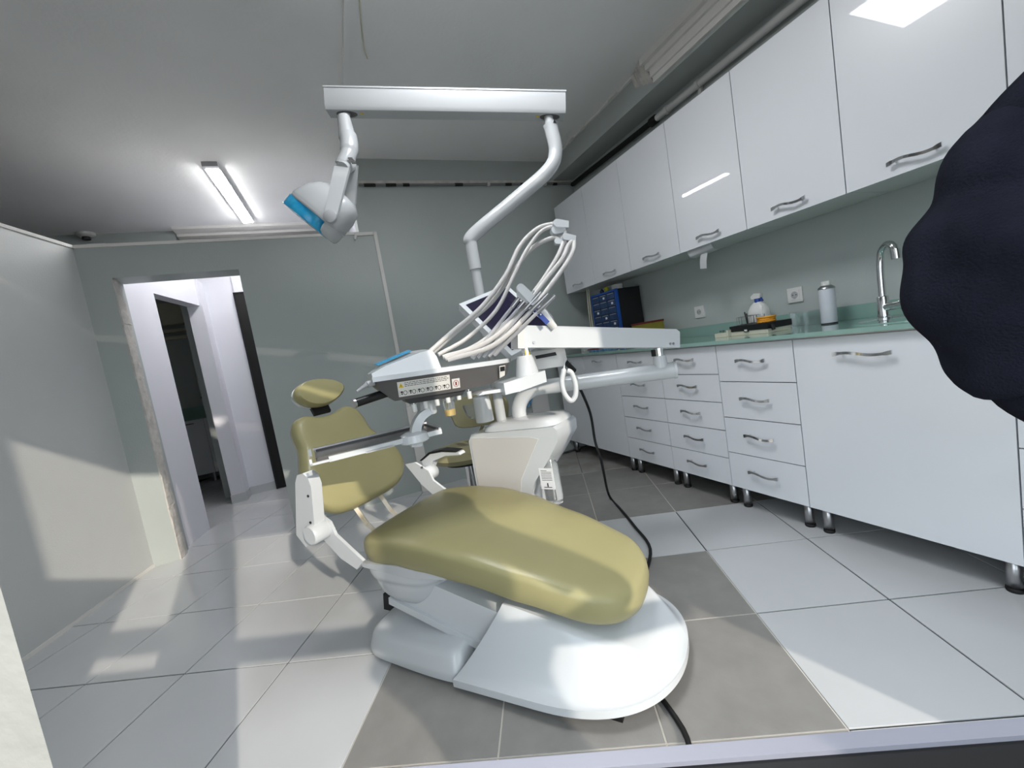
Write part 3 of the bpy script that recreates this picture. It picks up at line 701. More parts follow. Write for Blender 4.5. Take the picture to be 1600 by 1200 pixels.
cput('floor_pad', B(((1.2, -0.25, 0.0), (1.28, 0.25, 0.012))), M_rubber, False)
cput('foot_switch', prism([(1.045, -0.12, 0.06), (1.16, -0.12, 0.06), (1.16, -0.12, 0.115), (1.06, -0.12, 0.135)], (0, 0.16, 0)), M_black, False, 0.006)
cput('switch_plate', B(((1.052, -0.10, 0.118), (1.065, -0.02, 0.135))), M_maroon, False)
cput('switch_leg', B(((1.10, -0.1, 0.0), (1.14, 0.02, 0.07))), M_black, False)
# backrest
Eb = V((0.925, 0, 0.488)); es = V((-0.345, 0, 0.939)).normalized(); en = V((es.z, 0, -es.x))
bo = [(0, 0.0), (0.15, 0.008), (0.225, 0.05), (0.262, 0.115), (0.258, 0.19), (0.222, 0.265), (0.190, 0.335), (0.185, 0.40), (0.165, 0.455), (0.115, 0.478), (0.05, 0.462)]
bo = bo + [(0, 0.456)] + [(-a, b) for a, b in bo[:0:-1]]
def place_back(y, s, h):
    return Eb + V((0, 1, 0)) * y + es * s + en * (h + 0.30 * y * y + 0.05 * math.cos(s * 7.5) * 0.5)
back = pillow(closed_curve(bo, 5), [(0.5, -0.038), (0.9, -0.036), (0.97, -0.028), (1.0, -0.008), (0.985, 0.016), (0.95, 0.030), (0.88, 0.037), (0.7, 0.040), (0.4, 0.041)], place_back)
cput('backrest', back, M_vinyl)
cput('back_shell', pillow(closed_curve(bo, 4), [(0.6, -0.058), (0.88, -0.055), (0.95, -0.04), (0.96, -0.028)], place_back), M_white)
# headrest
Eh = V((0.728, 0.0, 1.022)); hs = V((-0.30, 0, 0.95)).normalized(); hn = V((hs.z, 0, -hs.x))
ho = [(0.122 * cos(a) * (1 + 0.06 * cos(2 * a)), 0.068 * sin(a)) for a in [2 * pi * k / 32 for k in range(32)]]
def place_head(y, s, h): return Eh + V((0, 1, 0)) * y + hs * s + hn * (h + 1.6 * y * y)
hr = cput('headrest', pillow(ho, [(0.5, -0.03), (0.9, -0.028), (1.0, -0.005), (0.98, 0.016), (0.9, 0.03), (0.7, 0.036), (0.35, 0.036)], place_head), M_vinyl)
cput('headrest_back', pillow(ho, [(0.6, -0.045), (0.92, -0.042), (0.98, -0.025)], place_head), M_white, parent=hr)
cput('headrest_stem', prism([(0.735, -0.045, 0.92), (0.745, -0.045, 0.93), (0.715, -0.045, 1.0), (0.70, -0.045, 0.99)], (0, 0.09, 0)), M_black)
# support bars below backrest
for y in (-0.07, 0.075): cput('support_bar', tube([(0.905, y, 0.53), (0.985, y, 0.42), (1.16, y, 0.30)], 0.0125, 4), M_beige, False)
# hinge brackets, knobs, armrests
for s in (-1, 1):
    cput('hinge_bracket', prism([(0.915, s * 0.285, 0.575), (0.985, s * 0.285, 0.585), (1.065, s * 0.285, 0.54), (1.085, s * 0.285, 0.49), (1.215, s * 0.285, 0.40), (1.17, s * 0.285, 0.362), (1.09, s * 0.285, 0.395), (1.00, s * 0.285, 0.47)], (0, s * 0.012, 0)), M_white, False, 0.003)
    cput('hinge_knob', lathe((1.03, s * 0.292, 0.515), [(0.036, 0), (0.038, 0.004), (0.038, 0.066), (0.034, 0.072)], axis=V((0, s, 0)), seg=28), M_white)
    cput('bracket_bolt', cyl((1.03, s * 0.2845, 0.56), (1.03, s * 0.281, 0.56), 0.006, 10), M_steel)
la = cput('armrest', prism([(0.915, -0.345, 0.50), (0.96, -0.345, 0.455), (1.03, -0.345, 0.475), (1.075, -0.345, 0.70), (1.068, -0.345, 0.735), (1.04, -0.345, 0.752), (1.005, -0.345, 0.745), (0.983, -0.345, 0.715)], (0, 0.045, 0)), M_white, True, 0.012, segs=3)
for z in (0.56, 0.665): cput('screw_hole', cyl((1.035 + (z - 0.6) * 0.2, -0.348, z), (1.035 + (z - 0.6) * 0.2, -0.3445, z), 0.005, 10), M_print, parent=la)
ra = cput('armrest', prism([(0.99, 0.335, 0.55), (0.985, 0.335, 0.575), (1.05, 0.335, 0.612), (1.13, 0.335, 0.622), (1.235, 0.335, 0.618), (1.245, 0.335, 0.606), (1.15, 0.335, 0.602), (1.06, 0.335, 0.575), (1.04, 0.335, 0.54)], (0, 0.045, 0)), M_white, True, 0.004)
cput('arm_pad', prism([(0.985, 0.332, 0.577), (1.05, 0.332, 0.614), (1.13, 0.332, 0.625), (1.225, 0.332, 0.621), (1.225, 0.332, 0.626), (1.13, 0.332, 0.634), (1.045, 0.332, 0.622), (0.975, 0.332, 0.58)], (0, 0.051, 0)), M_black, False, parent=ra)

# ------------------------------------------------------------------ side column of the unit with its arms
un = thing('dental_unit', 'white dental unit column with jointed arm carrying the instrument console', 'dental unit', CM @ V((1.42, 0.52, 0)))
def L(x, y, z): return CM @ V((x, y, z))
yn = (CM.to_3x3() @ V((0, 1, 0)))
body = prism([L(*q) for q in ((1.262, 0.40, 0.06), (1.262, 0.40, 0.655), (1.285, 0.40, 0.69), (1.60, 0.40, 0.70), (1.735, 0.40, 0.705), (1.752, 0.40, 0.69), (1.748, 0.40, 0.64), (1.672, 0.40, 0.535), (1.60, 0.40, 0.45), (1.548, 0.40, 0.34), (1.53, 0.40, 0.06))], yn * 0.25)
put('column', body, M_white, un, True, bevel=0.024, segs=3)
put('column_panel', prism([L(*q) for q in ((1.275, 0.397, 0.08), (1.275, 0.397, 0.655), (1.29, 0.397, 0.672), (1.60, 0.397, 0.665), (1.655, 0.397, 0.655), (1.60, 0.397, 0.57), (1.53, 0.397, 0.46), (1.49, 0.397, 0.3), (1.485, 0.397, 0.08))], yn * 0.03), M_pgrey, un, True, bevel=0.006)
put('column_top', pillow(closed_curve([(1.36, 0.415), (1.34, 0.525), (1.36, 0.635), (1.55, 0.648), (1.725, 0.64), (1.75, 0.525), (1.725, 0.41), (1.55, 0.402)], 5), [(0.9, 0.69), (1.0, 0.70), (0.96, 0.718), (0.85, 0.732), (0.6, 0.737), (0.3, 0.738)], lambda x, y, h: L(x, y, h + (x - 1.5) * 0.04)), M_white, un, True)
put('column_foot', prism([L(*q) for q in ((1.25, 0.28, 0), (1.56, 0.28, 0), (1.56, 0.66, 0), (1.25, 0.66, 0))], (0, 0, 0.062)), M_white, un, bevel=0.01)
# cup filler cylinder and spittoon side
cf = at(757, 652, 2.07)
put('filter_cup', lathe(cf - V((0, 0, 0.02)), [(0.045, 0), (0.046, 0.003), (0.043, 0.10), (0.041, 0.125), (0.03, 0.128)], seg=28), M_white, un, True)
put('cup_spout', lathe(cf + V((0, 0, 0.105)), [(0.018, 0), (0.018, 0.035)], seg=16), M_white, un, True)
gl = at(742, 638, 2.12); put('glass_bowl', lathe(gl - V((0, 0, 0.05)), [(0.03, 0), (0.05, 0.02), (0.062, 0.07), (0.06, 0.075), (0.045, 0.025), (0.025, 0.006)], seg=20), M_clear, un, True)
# bottle in the notch
b0 = L(1.665, 0.445, 0.33)
bt = put('water_bottle', lathe(b0, [(0.03, 0), (0.04, 0.006), (0.042, 0.03), (0.042, 0.17), (0.036, 0.20), (0.018, 0.225), (0.018, 0.26)], seg=28), M_clear, un, True)
put('bottle_tube', tube([b0 + V((0, 0, 0.02)), b0 + V((0.006, 0, 0.2)), b0 + V((0, 0, 0.26))], 0.004, 8), M_white2, bt, True)
put('bottle_mount', lathe(b0 + V((0, 0, 0.245)), [(0.026, 0), (0.028, 0.003), (0.028, 0.05)], seg=20), M_dkgrey, un, True)
lx = (CM.to_3x3() @ V((1, 0, 0))); lf = L(1.665, 0.399, 0.415)
lbl = put('bottle_label', prism([lf - lx * 0.035, lf + lx * 0.035, lf + lx * 0.035 + V((0, 0, 0.10)), lf - lx * 0.035 + V((0, 0, 0.10))], yn * 0.002), M_paper, bt)
bm = bmesh.new()
for i in range(7):
    q = lf - lx * 0.026 - yn * 0.0006 + V((0, 0, 0.088 - i * 0.0075)); add_prism(bm, [q, q + lx * (0.052 if i else 0.03), q + lx * (0.052 if i else 0.03) + V((0, 0, 0.002)), q + V((0, 0, 0.002))], yn * 0.0004)
q = lf - yn * 0.0006 + V((0, 0, 0.012)); add_prism(bm, [q - lx * 0.003, q + lx * 0.003, q + lx * 0.003 + V((0, 0, 0.018)), q - lx * 0.003 + V((0, 0, 0.018))], yn * 0.0004)
add_prism(bm, [q - lx * 0.02 - V((0, 0, 0.004)), q + lx * 0.02 - V((0, 0, 0.004)), q + lx * 0.02 - V((0, 0, 0.001)), q - lx * 0.02 - V((0, 0, 0.001))], yn * 0.0004)
put('label_print', bm, M_print, lbl)
# big swivel tube: up from the column, elbow, out to the right
P0 = at(815, 668, 2.09); P1 = at(1046, 579, 1.90); P0t = V((P0.x, P0.y, 0.87))
d = (P1 - P0t).normalized()
pts = [P0, P0 + V((0, 0, 0.08))]
A = V((P0.x, P0.y, P0t.z - 0.115)); Cn = A + d * 0.13
for i in range(1, 9):
    t_ = i / 8 * pi / 2; pts.append(A + d * 0.13 * (1 - cos(t_)) + V((0, 0, 0.115 * sin(t_) + d.z * 0.13 * (1 - cos(t_)))))
pts.append(P1 + d * 0.02)
put('swivel_tube', tube(pts, 0.0375, 24), M_white, un, True)
put('tube_collar', lathe(P0 + V((0, 0, 0.005)), [(0.044, 0), (0.045, 0.004), (0.045, 0.02), (0.042, 0.024)], seg=28), M_white, un, True)
put('tube_end_cap', tube([P1 + d * 0.018, P1 + d * 0.03], 0.0395, 24), M_white, un, True)
put('pivot_base', lathe(P1 - d * 0.035 + V((0, 0, 0.02)), [(0.034, 0), (0.03, 0.03), (0.027, 0.055)], seg=24), M_white, un, True)
put('pivot_pin', lathe(P1 - d * 0.035 + V((0, 0, 0.07)), [(0.021, 0), (0.021, 0.04)], seg=16), M_chrome, un, True)
put('pivot_block', cyl(P1 - d * 0.055 + V((0, 0, 0.075)), P1 - d * 0.055 + V((0, 0, 0.105)), 0.014, 10), M_rubber, un)
# spring arm (tilted box beam)
Q0 = at(809, 527, 1.62); Q1 = at(1055, 529, 1.88)
ex = (Q1 - Q0).normalized(); ey = V((0, 0, 1)).cross(ex).normalized(); ez = ex.cross(ey)
fm = frame_mtx(Q0, ex, ey, ez); LQ = (Q1 - Q0).length
bm = bmesh.new(); add_prism(bm, [(0, -0.03, -0.042), (LQ, -0.03, -0.042), (LQ, -0.03, 0.028), (LQ - 0.02, -0.03, 0.04), (0.02, -0.03, 0.044), (0, -0.03, 0.03)], (0, 0.075, 0)); bm.transform(fm)
sp = put('spring_arm', bm, M_white, un, True, bevel=0.012, segs=3)
bm = bmesh.new(); add_box(bm, (-0.012, -0.032, -0.045), (0.016, 0.047, 0.046)); bm.transform(fm); put('arm_end_cap', bm, M_white2, sp, True, bevel=0.012, segs=3)
for x_, z__ in ((0.055, -0.022), (LQ - 0.055, -0.025), (LQ - 0.038, -0.025)):
    put('screw', cyl(fm @ V((x_, -0.034, z__)), fm @ V((x_, -0.028, z__)), 0.0055, 12), M_steel, sp, True)
# link from spring arm down to the console
K0 = Q0 + ex * 0.035 + ey * 0.005 - ez * 0.04
put('link_pin', lathe(K0 - V((0, 0, 0.05)), [(0.02, 0), (0.02, 0.055)], seg=16), M_chrome, un, True)
bmk = bmesh.new()
for s_ in (-0.010, 0.004): add_tube(bmk, spline([K0 + V((s_, -0.012, 0.0)), K0 + V((s_ - 0.004, -0.02, -0.03)), K0 + V((s_, -0.012, -0.055))], 4), 0.0025, 6)
put('link_cable', bmk, M_warn, un, True)
KB = K0 - V((0.012, 0, 0.03))
put('link_cone', lathe(KB, [(0.03, 0), (0.036, -0.02), (0.050, -0.092), (0.048, -0.10)], seg=28), M_white, un, True)
UX = V((1, 0, 0))
kb2 = KB + V((0, 0, -0.07))
put('link_foot', prism([kb2 + V((-0.125, -0.05, -0.018)), kb2 + V((0.055, -0.05, 0.0)), kb2 + V((0.055, -0.05, -0.045)), kb2 + V((-0.06, -0.05, -0.06)), kb2 + V((-0.125, -0.05, -0.062))], (0, 0.10, 0)), M_white, un, True, bevel=0.008)
put('under_plate', prism([kb2 + V((0.0, -0.02, -0.045)), kb2 + V((-0.20, -0.02, -0.036)), kb2 + V((-0.22, -0.02, -0.046)), kb2 + V((0.0, -0.02, -0.06))], (0, 0.11, 0)), M_white, un, True, bevel=0.005)

# ---- instrument console
HX0, HX1 = 1.305, 1.795      # along U
HV = -0.755                  # front top edge
HZ = 1.046; slopez = -0.035
def H(x, y, z): return V((HX0 + x, HV + y, HZ + z + slopez * x))
cons = body_ = bmesh.new()
def sec(x, fy, top, bot, by): return [H(x, fy, top), H(x, fy + 0.028, bot), H(x, by - 0.03, bot), H(x, by, top)]
S = [sec(0.0, 0.03, 0.0, -0.015, 0.22), sec(0.012, 0.004, 0.0, -0.03, 0.25), sec(0.06, 0.0, 0.0, -0.078, 0.27), sec(0.30, 0.0, 0.0, -0.080, 0.27), sec(0.43, 0.0, 0.0, -0.072, 0.26), sec(0.505, 0.03, 0.0, -0.05, 0.22), sec(0.53, 0.06, 0.0, -0.035, 0.2)]
rings = [[cons.verts.new(p) for p in s_] for s_ in S]
for a, b in zip(rings, rings[1:]):
    for k in range(4): cons.faces.new((a[k], a[(k + 1) % 4], b[(k + 1) % 4], b[k]))
cons.faces.new(rings[0][::-1]); cons.faces.new(rings[-1])
cn = put('console_body', cons, M_dkgrey, un, True, bevel=0.006)
put('console_underbody', prism([H(0.09, 0.04, -0.075), H(0.33, 0.04, -0.075), H(0.31, 0.04, -0.098), H(0.11, 0.04, -0.098)], (0, 0.17, 0)), M_black, un, True, bevel=0.006)
put('console_rim', prism([H(-0.004, -0.004, 0.0), H(0.43, -0.004, 0.0), H(0.51, 0.03, 0.0), H(0.534, 0.06, 0.0), H(0.534, 0.21, 0.0), H(0.45, 0.27, 0.0), H(-0.004, 0.27, 0.0)], (0, 0, 0.017)), M_white, un, True, bevel=0.004)
tb = bmesh.new()
S = [[H(-0.002, 0.0, 0.015), H(-0.002, 0.26, 0.015), H(-0.002, 0.25, 0.030), H(-0.002, 0.012, 0.030)], [H(0.05, 0.0, 0.015), H(0.05, 0.265, 0.015), H(0.05, 0.25, 0.058), H(0.05, 0.02, 0.050)],
     [H(0.18, 0.0, 0.015), H(0.18, 0.265, 0.015), H(0.18, 0.24, 0.098), H(0.18, 0.03, 0.083)], [H(0.222, 0.0, 0.015), H(0.222, 0.265, 0.015), H(0.222, 0.24, 0.10), H(0.222, 0.03, 0.088)], [H(0.24, 0.004, 0.015), H(0.24, 0.26, 0.015), H(0.238, 0.23, 0.07), H(0.238, 0.035, 0.06)]]
rings = [[tb.verts.new(p) for p in s_] for s_ in S]
for a, b in zip(rings, rings[1:]):
    for k in range(4): tb.faces.new((a[k], a[(k + 1) % 4], b[(k + 1) % 4], b[k]))
tb.faces.new(rings[0][::-1]); tb.faces.new(rings[-1])
ctop = put('console_top', tb, M_white, un, True, bevel=0.006)
def top_at(x, y): 
    z = lerp([(0.0, 0.03), (0.05, 0.051), (0.18, 0.085), (0.222, 0.09)], x); return H(x, y, z + 0.06 * (y - 0.02))
put('control_film', prism([top_at(0.035, 0.15) + V((0, 0, 0.004)), top_at(0.17, 0.16) + V((0, 0, 0.003)), top_at(0.17, 0.24) + V((0, 0, 0.005)), top_at(0.03, 0.24) + V((0, 0, 0.006))], (0, 0, 0.004)), M_blue, ctop)
# handle and nozzle at the left end
put('handle', cyl(H(0.05, 0.07, -0.045), H(-0.075, 0.02, -0.063), 0.0155, 20), M_black, un, True)
put('handle_cap', cyl(H(-0.072, 0.021, -0.0626), H(-0.079, 0.018, -0.0636), 0.0165, 20), M_steel, un, True)
put('nozzle', tube([H(0.01, 0.04, 0.0), H(-0.022, 0.03, -0.006), H(-0.024, 0.03, -0.006), H(-0.06, 0.015, -0.024)], [0.012, 0.012, 0.008, 0.004], 14), M_lgrey, un, True)
# label on the front face
fn = (H(0, 0, 0) - H(0, 0.028, -0.08)).normalized(); fx = (H(1, 0, 0) - H(0, 0, 0)).normalized(); fnorm = fx.cross(fn).normalized()
if fnorm.y > 0: fnorm = -fnorm
def FP(x, t_, o=0.0):  # on the sloping front face, t_ down from the rim
    p = H(x, 0.028 * t_ / 0.079, -t_); return p + fnorm * o
def fquad(bm, x0, x1, t0, t1, o0, o1):
    add_prism(bm, [FP(x0, t0, o0), FP(x1, t0, o0), FP(x1, t1, o0), FP(x0, t1, o0)], fnorm * (o1 - o0))
bm = bmesh.new(); fquad(bm, 0.075, 0.265, 0.012, 0.066, 0.0005, 0.0018); plate = put('instruction_label', bm, M_label, cn)
bm = bmesh.new()
for j in range(3):
    x = 0.10
    while x < 0.255:
        l_ = random.uniform(0.004, 0.012); fquad(bm, x, min(x + l_, 0.26), 0.0165 + j * 0.006, 0.0185 + j * 0.006, 0.0018, 0.0022); x += l_ + 0.002
for i in range(6):
    xx = 0.083 + i * 0.031
    fquad(bm, xx, xx + 0.008, 0.046, 0.052, 0.0018, 0.0022); fquad(bm, xx + 0.002, xx + 0.006, 0.053, 0.059, 0.0018, 0.0022)
    pts = [FP(xx + 0.016 + 0.0065 * cos(a), 0.053 + 0.0075 * sin(a), 0.002) for a in [2 * pi * k / 12 for k in range(13)]]; add_tube(bm, pts, 0.0011, 4)
    fquad(bm, xx - 0.0035, xx - 0.0028, 0.044, 0.062, 0.0018, 0.0022)
put('label_print', bm, M_print, plate)
bm = bmesh.new(); add_prism(bm, [FP(0.087, 0.016, 0.0018), FP(0.0965, 0.033, 0.0018), FP(0.0775, 0.033, 0.0018)], fnorm * 0.0005); wt_ = put('warning_triangle', bm, M_warn, plate)
bm = bmesh.new(); fquad(bm, 0.0862, 0.0878, 0.022, 0.0285, 0.0023, 0.0027); fquad(bm, 0.0862, 0.0878, 0.0298, 0.0313, 0.0023, 0.0027); put('warning_mark', bm, M_print, plate)
bm = bmesh.new(); fquad(bm, 0.272, 0.302, 0.03, 0.066, 0.0005, 0.0018); pl2 = put('symbol_label', bm, M_label, cn)
bm = bmesh.new(); add_tube(bm, [FP(0.287 + 0.010 * cos(a), 0.048 + 0.012 * sin(a), 0.002) for a in [2 * pi * k / 16 for k in range(17)]], 0.0011, 4); fquad(bm, 0.284, 0.290, 0.042, 0.055, 0.0018, 0.0022); put('label_print', bm, M_red, pl2)
bm = bmesh.new(); add_prism(bm, [H(0.467, 0.012, -0.008), H(0.496, 0.0245, -0.008), H(0.492, 0.037, -0.048), H(0.465, 0.024, -0.055)], V((0.001, -0.002, 0))); pl3 = put('serial_label', bm, M_label, cn)
bm = bmesh.new()
for i in range(6): add_prism(bm, [H(0.470 + i * 0.004, 0.0125 + i * 0.0018, -0.012), H(0.472 + i * 0.004, 0.0135 + i * 0.0018, -0.012), H(0.471 + i * 0.004, 0.019 + i * 0.0018, -0.03), H(0.469 + i * 0.004, 0.018 + i * 0.0018, -0.03)], V((0.0015, -0.003, 0)))
put('label_print', bm, M_print, pl3)
# hose connectors under the console
for i in range(6):
    p = H(0.125 + i * 0.043, 0.05, -0.088 + i * 0.004 if i < 5 else -0.075)
    c_ = put('connector', lathe(p, [(0.006, 0.01), (0.006, -0.004), (0.004, -0.006), (0.004, -0.014)], seg=12), M_chrome, un, True)
    put('connector_cap', lathe(p, [(0.0085, -0.014), (0.0095, -0.016), (0.009, -0.042), (0.007, -0.043)], seg=14), M_white2, c_, True)
p = H(0.265, 0.10, -0.095)
cup = put('oil_cup', lathe(p, [(0.023, -0.012), (0.024, -0.014), (0.021, -0.078), (0.018, -0.082), (0.006, -0.082)], seg=24), M_clear, un, True)
put('oil', lathe(p, [(0.0195, -0.055), (0.0185, -0.0785)], seg=24), M_yellow, cup, True)
put('cup_lid', lathe(p, [(0.018, 0.01), (0.018, -0.006), (0.025, -0.008), (0.025, -0.018)], seg=24), M_white2, cup, True)
# tray arm
p = H(0.185, 0.11, -0.09)
put('tray_pivot', lathe(p, [(0.030, 0.012), (0.031, 0), (0.031, -0.062), (0.028, -0.066)], seg=28), M_white, un, True)
ta = spline([p + V((0.0, -0.005, -0.05)), p + V((-0.035, -0.012, -0.066)), p + V((-0.062, -0.02, -0.10)), p + V((-0.072, -0.02, -0.145)), p + V((-0.075, -0.02, -0.17))], 5)
bm = bmesh.new(); prev = None
for i, q in enumerate(ta):
    t_ = i / (len(ta) - 1); wy = 0.030 - 0.004 * sin(pi * t_); dq = (ta[min(i + 1, len(ta) - 1)] - ta[max(i - 1, 0)]).normalized(); nn = V((0, 1, 0)).cross(dq).normalized(); th = 0.014 + 0.006 * t_
    ring = [bm.verts.new(q + nn * a * th + V((0, b * wy, 0))) for a, b in ((-1, -1), (1, -1), (1, 1), (-1, 1))]
    if prev:
        for k in range(4): bm.faces.new((prev[k], prev[(k + 1) % 4], ring[(k + 1) % 4], ring[k]))
    else: bm.faces.new(ring[::-1])
    prev = ring
bm.faces.new(prev)
put('tray_arm', bm, M_white, un, True, bevel=0.003)
TP = V((p.x - 0.075, p.y - 0.02, 0.795))
put('tray_boss', lathe(TP, [(0.052, 0.0), (0.055, 0.004), (0.05, 0.03), (0.03, 0.04)], seg=32), M_white, un, True)
# tray holder frame and tray
TL = V((1.075, -0.70, 0.815)); tdx = V((0.447, 0.035, 0.0)); tdx.normalize(); tdy = V((-tdx.y, tdx.x, 0)); tl = 0.44; tw = 0.20
def TT(x, y, z=0): return TL + tdx * x + tdy * y + V((0, 0, z))
bm = bmesh.new()
for lo, hi in (((0.04, -0.012, -0.012), (tl + 0.005, 0.002, 0.006)), ((-0.02, -0.012, -0.010), (0.05, 0.0, -0.003)), ((-0.02, -0.012, -0.01), (-0.012, 0.0, 0.012)), ((-0.02, tw - 0.004, -0.012), (-0.01, tw + 0.012, 0.014)), ((0.0, tw, -0.012), (tl, tw + 0.01, -0.004)), ((tl - 0.02, 0.0, -0.012), (tl, tw, -0.004)), ((0.16, -0.012, -0.014), (0.26, tw, -0.006))):
    v_ = add_box(bm, lo, hi)
    for q in v_: q.co = TT(*q.co)
put('tray_frame', bm, M_white, un, True, bevel=0.002)
tray = thing('instrument_tray', 'dark grey instrument tray resting in the white holder under the console', 'tray', TT(tl / 2, tw / 2, -0.004))
bm = bmesh.new()
for lo, hi in (((0.0, 0.0, -0.004), (tl, tw, 0.002)), ((0.0, 0.0, 0.0), (tl, 0.006, 0.010)), ((0.0, tw - 0.006, 0.0), (tl, tw, 0.014)), ((0, 0, 0), (0.006, tw, 0.010)), ((tl - 0.006, 0, 0), (tl, tw, 0.010))):
    v_ = add_box(bm, lo, hi)
    for q in v_: q.co = TT(*q.co)
put('tray_pan', bm, M_dkgrey, tray)
bm = bmesh.new()
for lo, hi in (((-0.004, tw - 0.008, 0.010), (tl + 0.004, tw + 0.003, 0.016)), ((tl - 0.004, -0.004, 0.006), (tl + 0.006, tw, 0.012))):
    v_ = add_box(bm, lo, hi)
    for q in v_: q.co = TT(*q.co)
put('tray_lip', bm, M_steel, tray)

# ---- hoses and whip arms (behind the console, rising up and back to the right)
hose_paths = [
    [(668, 553, 1.62), (705, 520, 1.66), (752, 480, 1.70), (790, 430, 1.74), (812, 385, 1.78), (840, 357, 1.80), (868, 349, 1.80)],
    [(685, 554, 1.60), (730, 528, 1.64), (775, 485, 1.68), (803, 430, 1.72), (822, 392, 1.76), (845, 362, 1.79), (868, 352, 1.80)],
    [(692, 558, 1.60), (740, 542, 1.62), (790, 505, 1.64), (830, 462, 1.68), (866, 410, 1.74), (880, 380, 1.78), (883, 362, 1.80)],
    [(696, 560, 1.58), (760, 535, 1.58), (810, 492, 1.60), (850, 440, 1.66), (878, 405, 1.72), (887, 385, 1.76), (893, 377, 1.78)],
    [(700, 562, 1.58), (770, 540, 1.56), (822, 494, 1.58), (860, 446, 1.64), (886, 410, 1.70), (896, 390, 1.75), (897, 378, 1.78)],
    [(675, 552, 1.64), (720, 512, 1.70), (770, 470, 1.74), (812, 410, 1.78), (835, 385, 1.80), (862, 372, 1.80), (874, 374, 1.80)],
]
for i, hp in enumerate(hose_paths):
    put('hose', tube(spline([at(*q) for q in hp], 7), 0.0095 if i != 1 else 0.008, 10), M_hose, un, True)
for i in range(5):
    a = at(738 + i * 8.5, 560 - i * 1.4, 1.62); b = at(800 + i * 10, 480 + i * 2, 1.60 - i * 0.015)
    wh = put('whip_arm', tube([a, a.lerp(b, 0.35), b], [0.0085, 0.0085, 0.0065], 8), M_lgrey, un, True)
    put('handpiece', tube([b, b + (b - a).normalized() * 0.03, b + (b - a).normalized() * 0.09], [0.008, 0.0095, 0.006], 10), M_steel, wh, True)
def bar(x0, y0, D0, x1, y1, D1, w0, w1, name, m, parent, th=0.02):
    a, b = at(x0, y0, D0), at(x1, y1, D1); e = (b - a).normalized(); s = e.cross(FF).normalized(); n = s.cross(e)
    bm = bmesh.new(); k = 8; out = []
    for i in range(k + 1): t_ = pi / 2 + pi * i / k; out.append(a + (e * cos(t_) + s * sin(t_)) * w0)
    out += [b - s * w1, b + s * w1]
    add_prism(bm, [q - n * th / 2 for q in out], n * th)
    return put(name, bm, m, parent, True, bevel=0.003)
bar(869, 350, 1.79, 887, 352, 1.80, 0.017, 0.014, 'whip_joint', M_white, un, 0.03)
bar(866, 361, 1.80, 882, 361, 1.81, 0.017, 0.010, 'whip_joint', M_white, un, 0.03)
bar(882, 371, 1.78, 898, 374, 1.79, 0.014, 0.012, 'whip_joint', M_white, un, 0.03)
bar(870, 378, 1.79, 884, 380, 1.79, 0.012, 0.008, 'whip_joint', M_white, un, 0.025)
bar(813, 450, 1.56, 836, 473, 1.57, 0.015, 0.018, 'hose_clip', M_white, un, 0.028)
bar(812, 459, 1.58, 830, 474, 1.58, 0.012, 0.013, 'hose_clip', M_white, un, 0.02)
cu = put('curing_light', tube([at(832, 477, 1.60), at(848, 490, 1.61), at(866, 512, 1.63)], [0.016, 0.019, 0.014], 16), M_white2, un, True)
bar(834, 482, 1.575, 856, 505, 1.585, 0.009, 0.009, 'button_panel', M_bluep, cu, 0.006)
for i in range(3): put('button', lathe(at(838 + i * 3.4, 485 + i * 3.2, 1.572), [(0.0032, -0.001), (0.0032, 0.003)], axis=-FF, seg=10), M_white2, cu)
put('probe', tube([at(838, 470, 1.66), at(860, 495, 1.67), at(866, 508, 1.68)], 0.008, 10), M_lgrey, un, True)
# underside bracket with slots and white loop handle, cable
br = at(862, 563, 1.85)
put('rear_bracket', prism([at(812, 552, 1.84), at(882, 543, 1.84), at(886, 562, 1.84), at(880, 572, 1.84), at(832, 579, 1.84), at(815, 574, 1.84)], FF * 0.03), M_pgrey, un, True, bevel=0.004)
put('bracket_slot', prism([at(836, 556, 1.835), at(868, 550, 1.835), at(870, 555, 1.835), at(838, 561, 1.835)], FF * 0.006), M_print, un)
lp = [at(x, y, 1.82) for x, y in ((883, 556), (881, 578), (878, 596), (882, 615), (892, 626), (899, 618), (899, 600), (893, 583), (886, 579))]
put('loop_hose', tube(spline(lp, 6), [0.003] * 6 + [0.0115] * (len(spline(lp, 6)) - 6), 12), M_white, un, True)

# ---- operating light: pole on the column, cross beam, lamp head
ol_ = thing('operating_light', 'white dental operating light on a bent pole with a cross beam', 'operating light', at(785, 665, 2.1))
g0 = at(785, 665, 2.1)
base_xy = V((g0.x, g0.y, 0))
z1 = 1.42
e0 = at(858, 190, 2.0)
put('lower_pole', tube([V((g0.x, g0.y, 0.70)), V((g0.x, g0.y, 1.54))], [0.026, 0.0235], 20), M_lamp, ol_, True)
pz = spline([V((g0.x, g0.y, 1.49)), V((g0.x, g0.y, 1.605)), V((g0.x + 0.018, g0.y - 0.006, 1.655)), V((g0.x + 0.01, g0.y, 1.645)).lerp(V((e0.x - 0.04, e0.y + 0.01, 1.905)), 0.5), V((e0.x - 0.045, e0.y + 0.012, 1.90)), V((e0.x + 0.010, e0.y, 1.985)), V((e0.x + 0.008, e0.y, 2.08)), e0 + V((0, 0, -0.01))], 7)
n_ = len(pz)
put('bent_pole', tube(pz, [0.030 if i < 10 else 0.0335 for i in range(n_)], 22), M_lamp, ol_, True)
put('pole_neck', tube([e0 + V((0, 0, -0.03)), e0 + V((0, 0, 0.055))], 0.0215, 18), M_lamp, ol_, True)
put('pole_mark', prism([pz[-4] + V((-0.004, -0.037, 0.0)), pz[-4] + V((0.014, -0.034, 0.0)), pz[-4] + V((0.005, -0.036, 0.02))], V((0, 0.004, 0))), M_print, ol_)
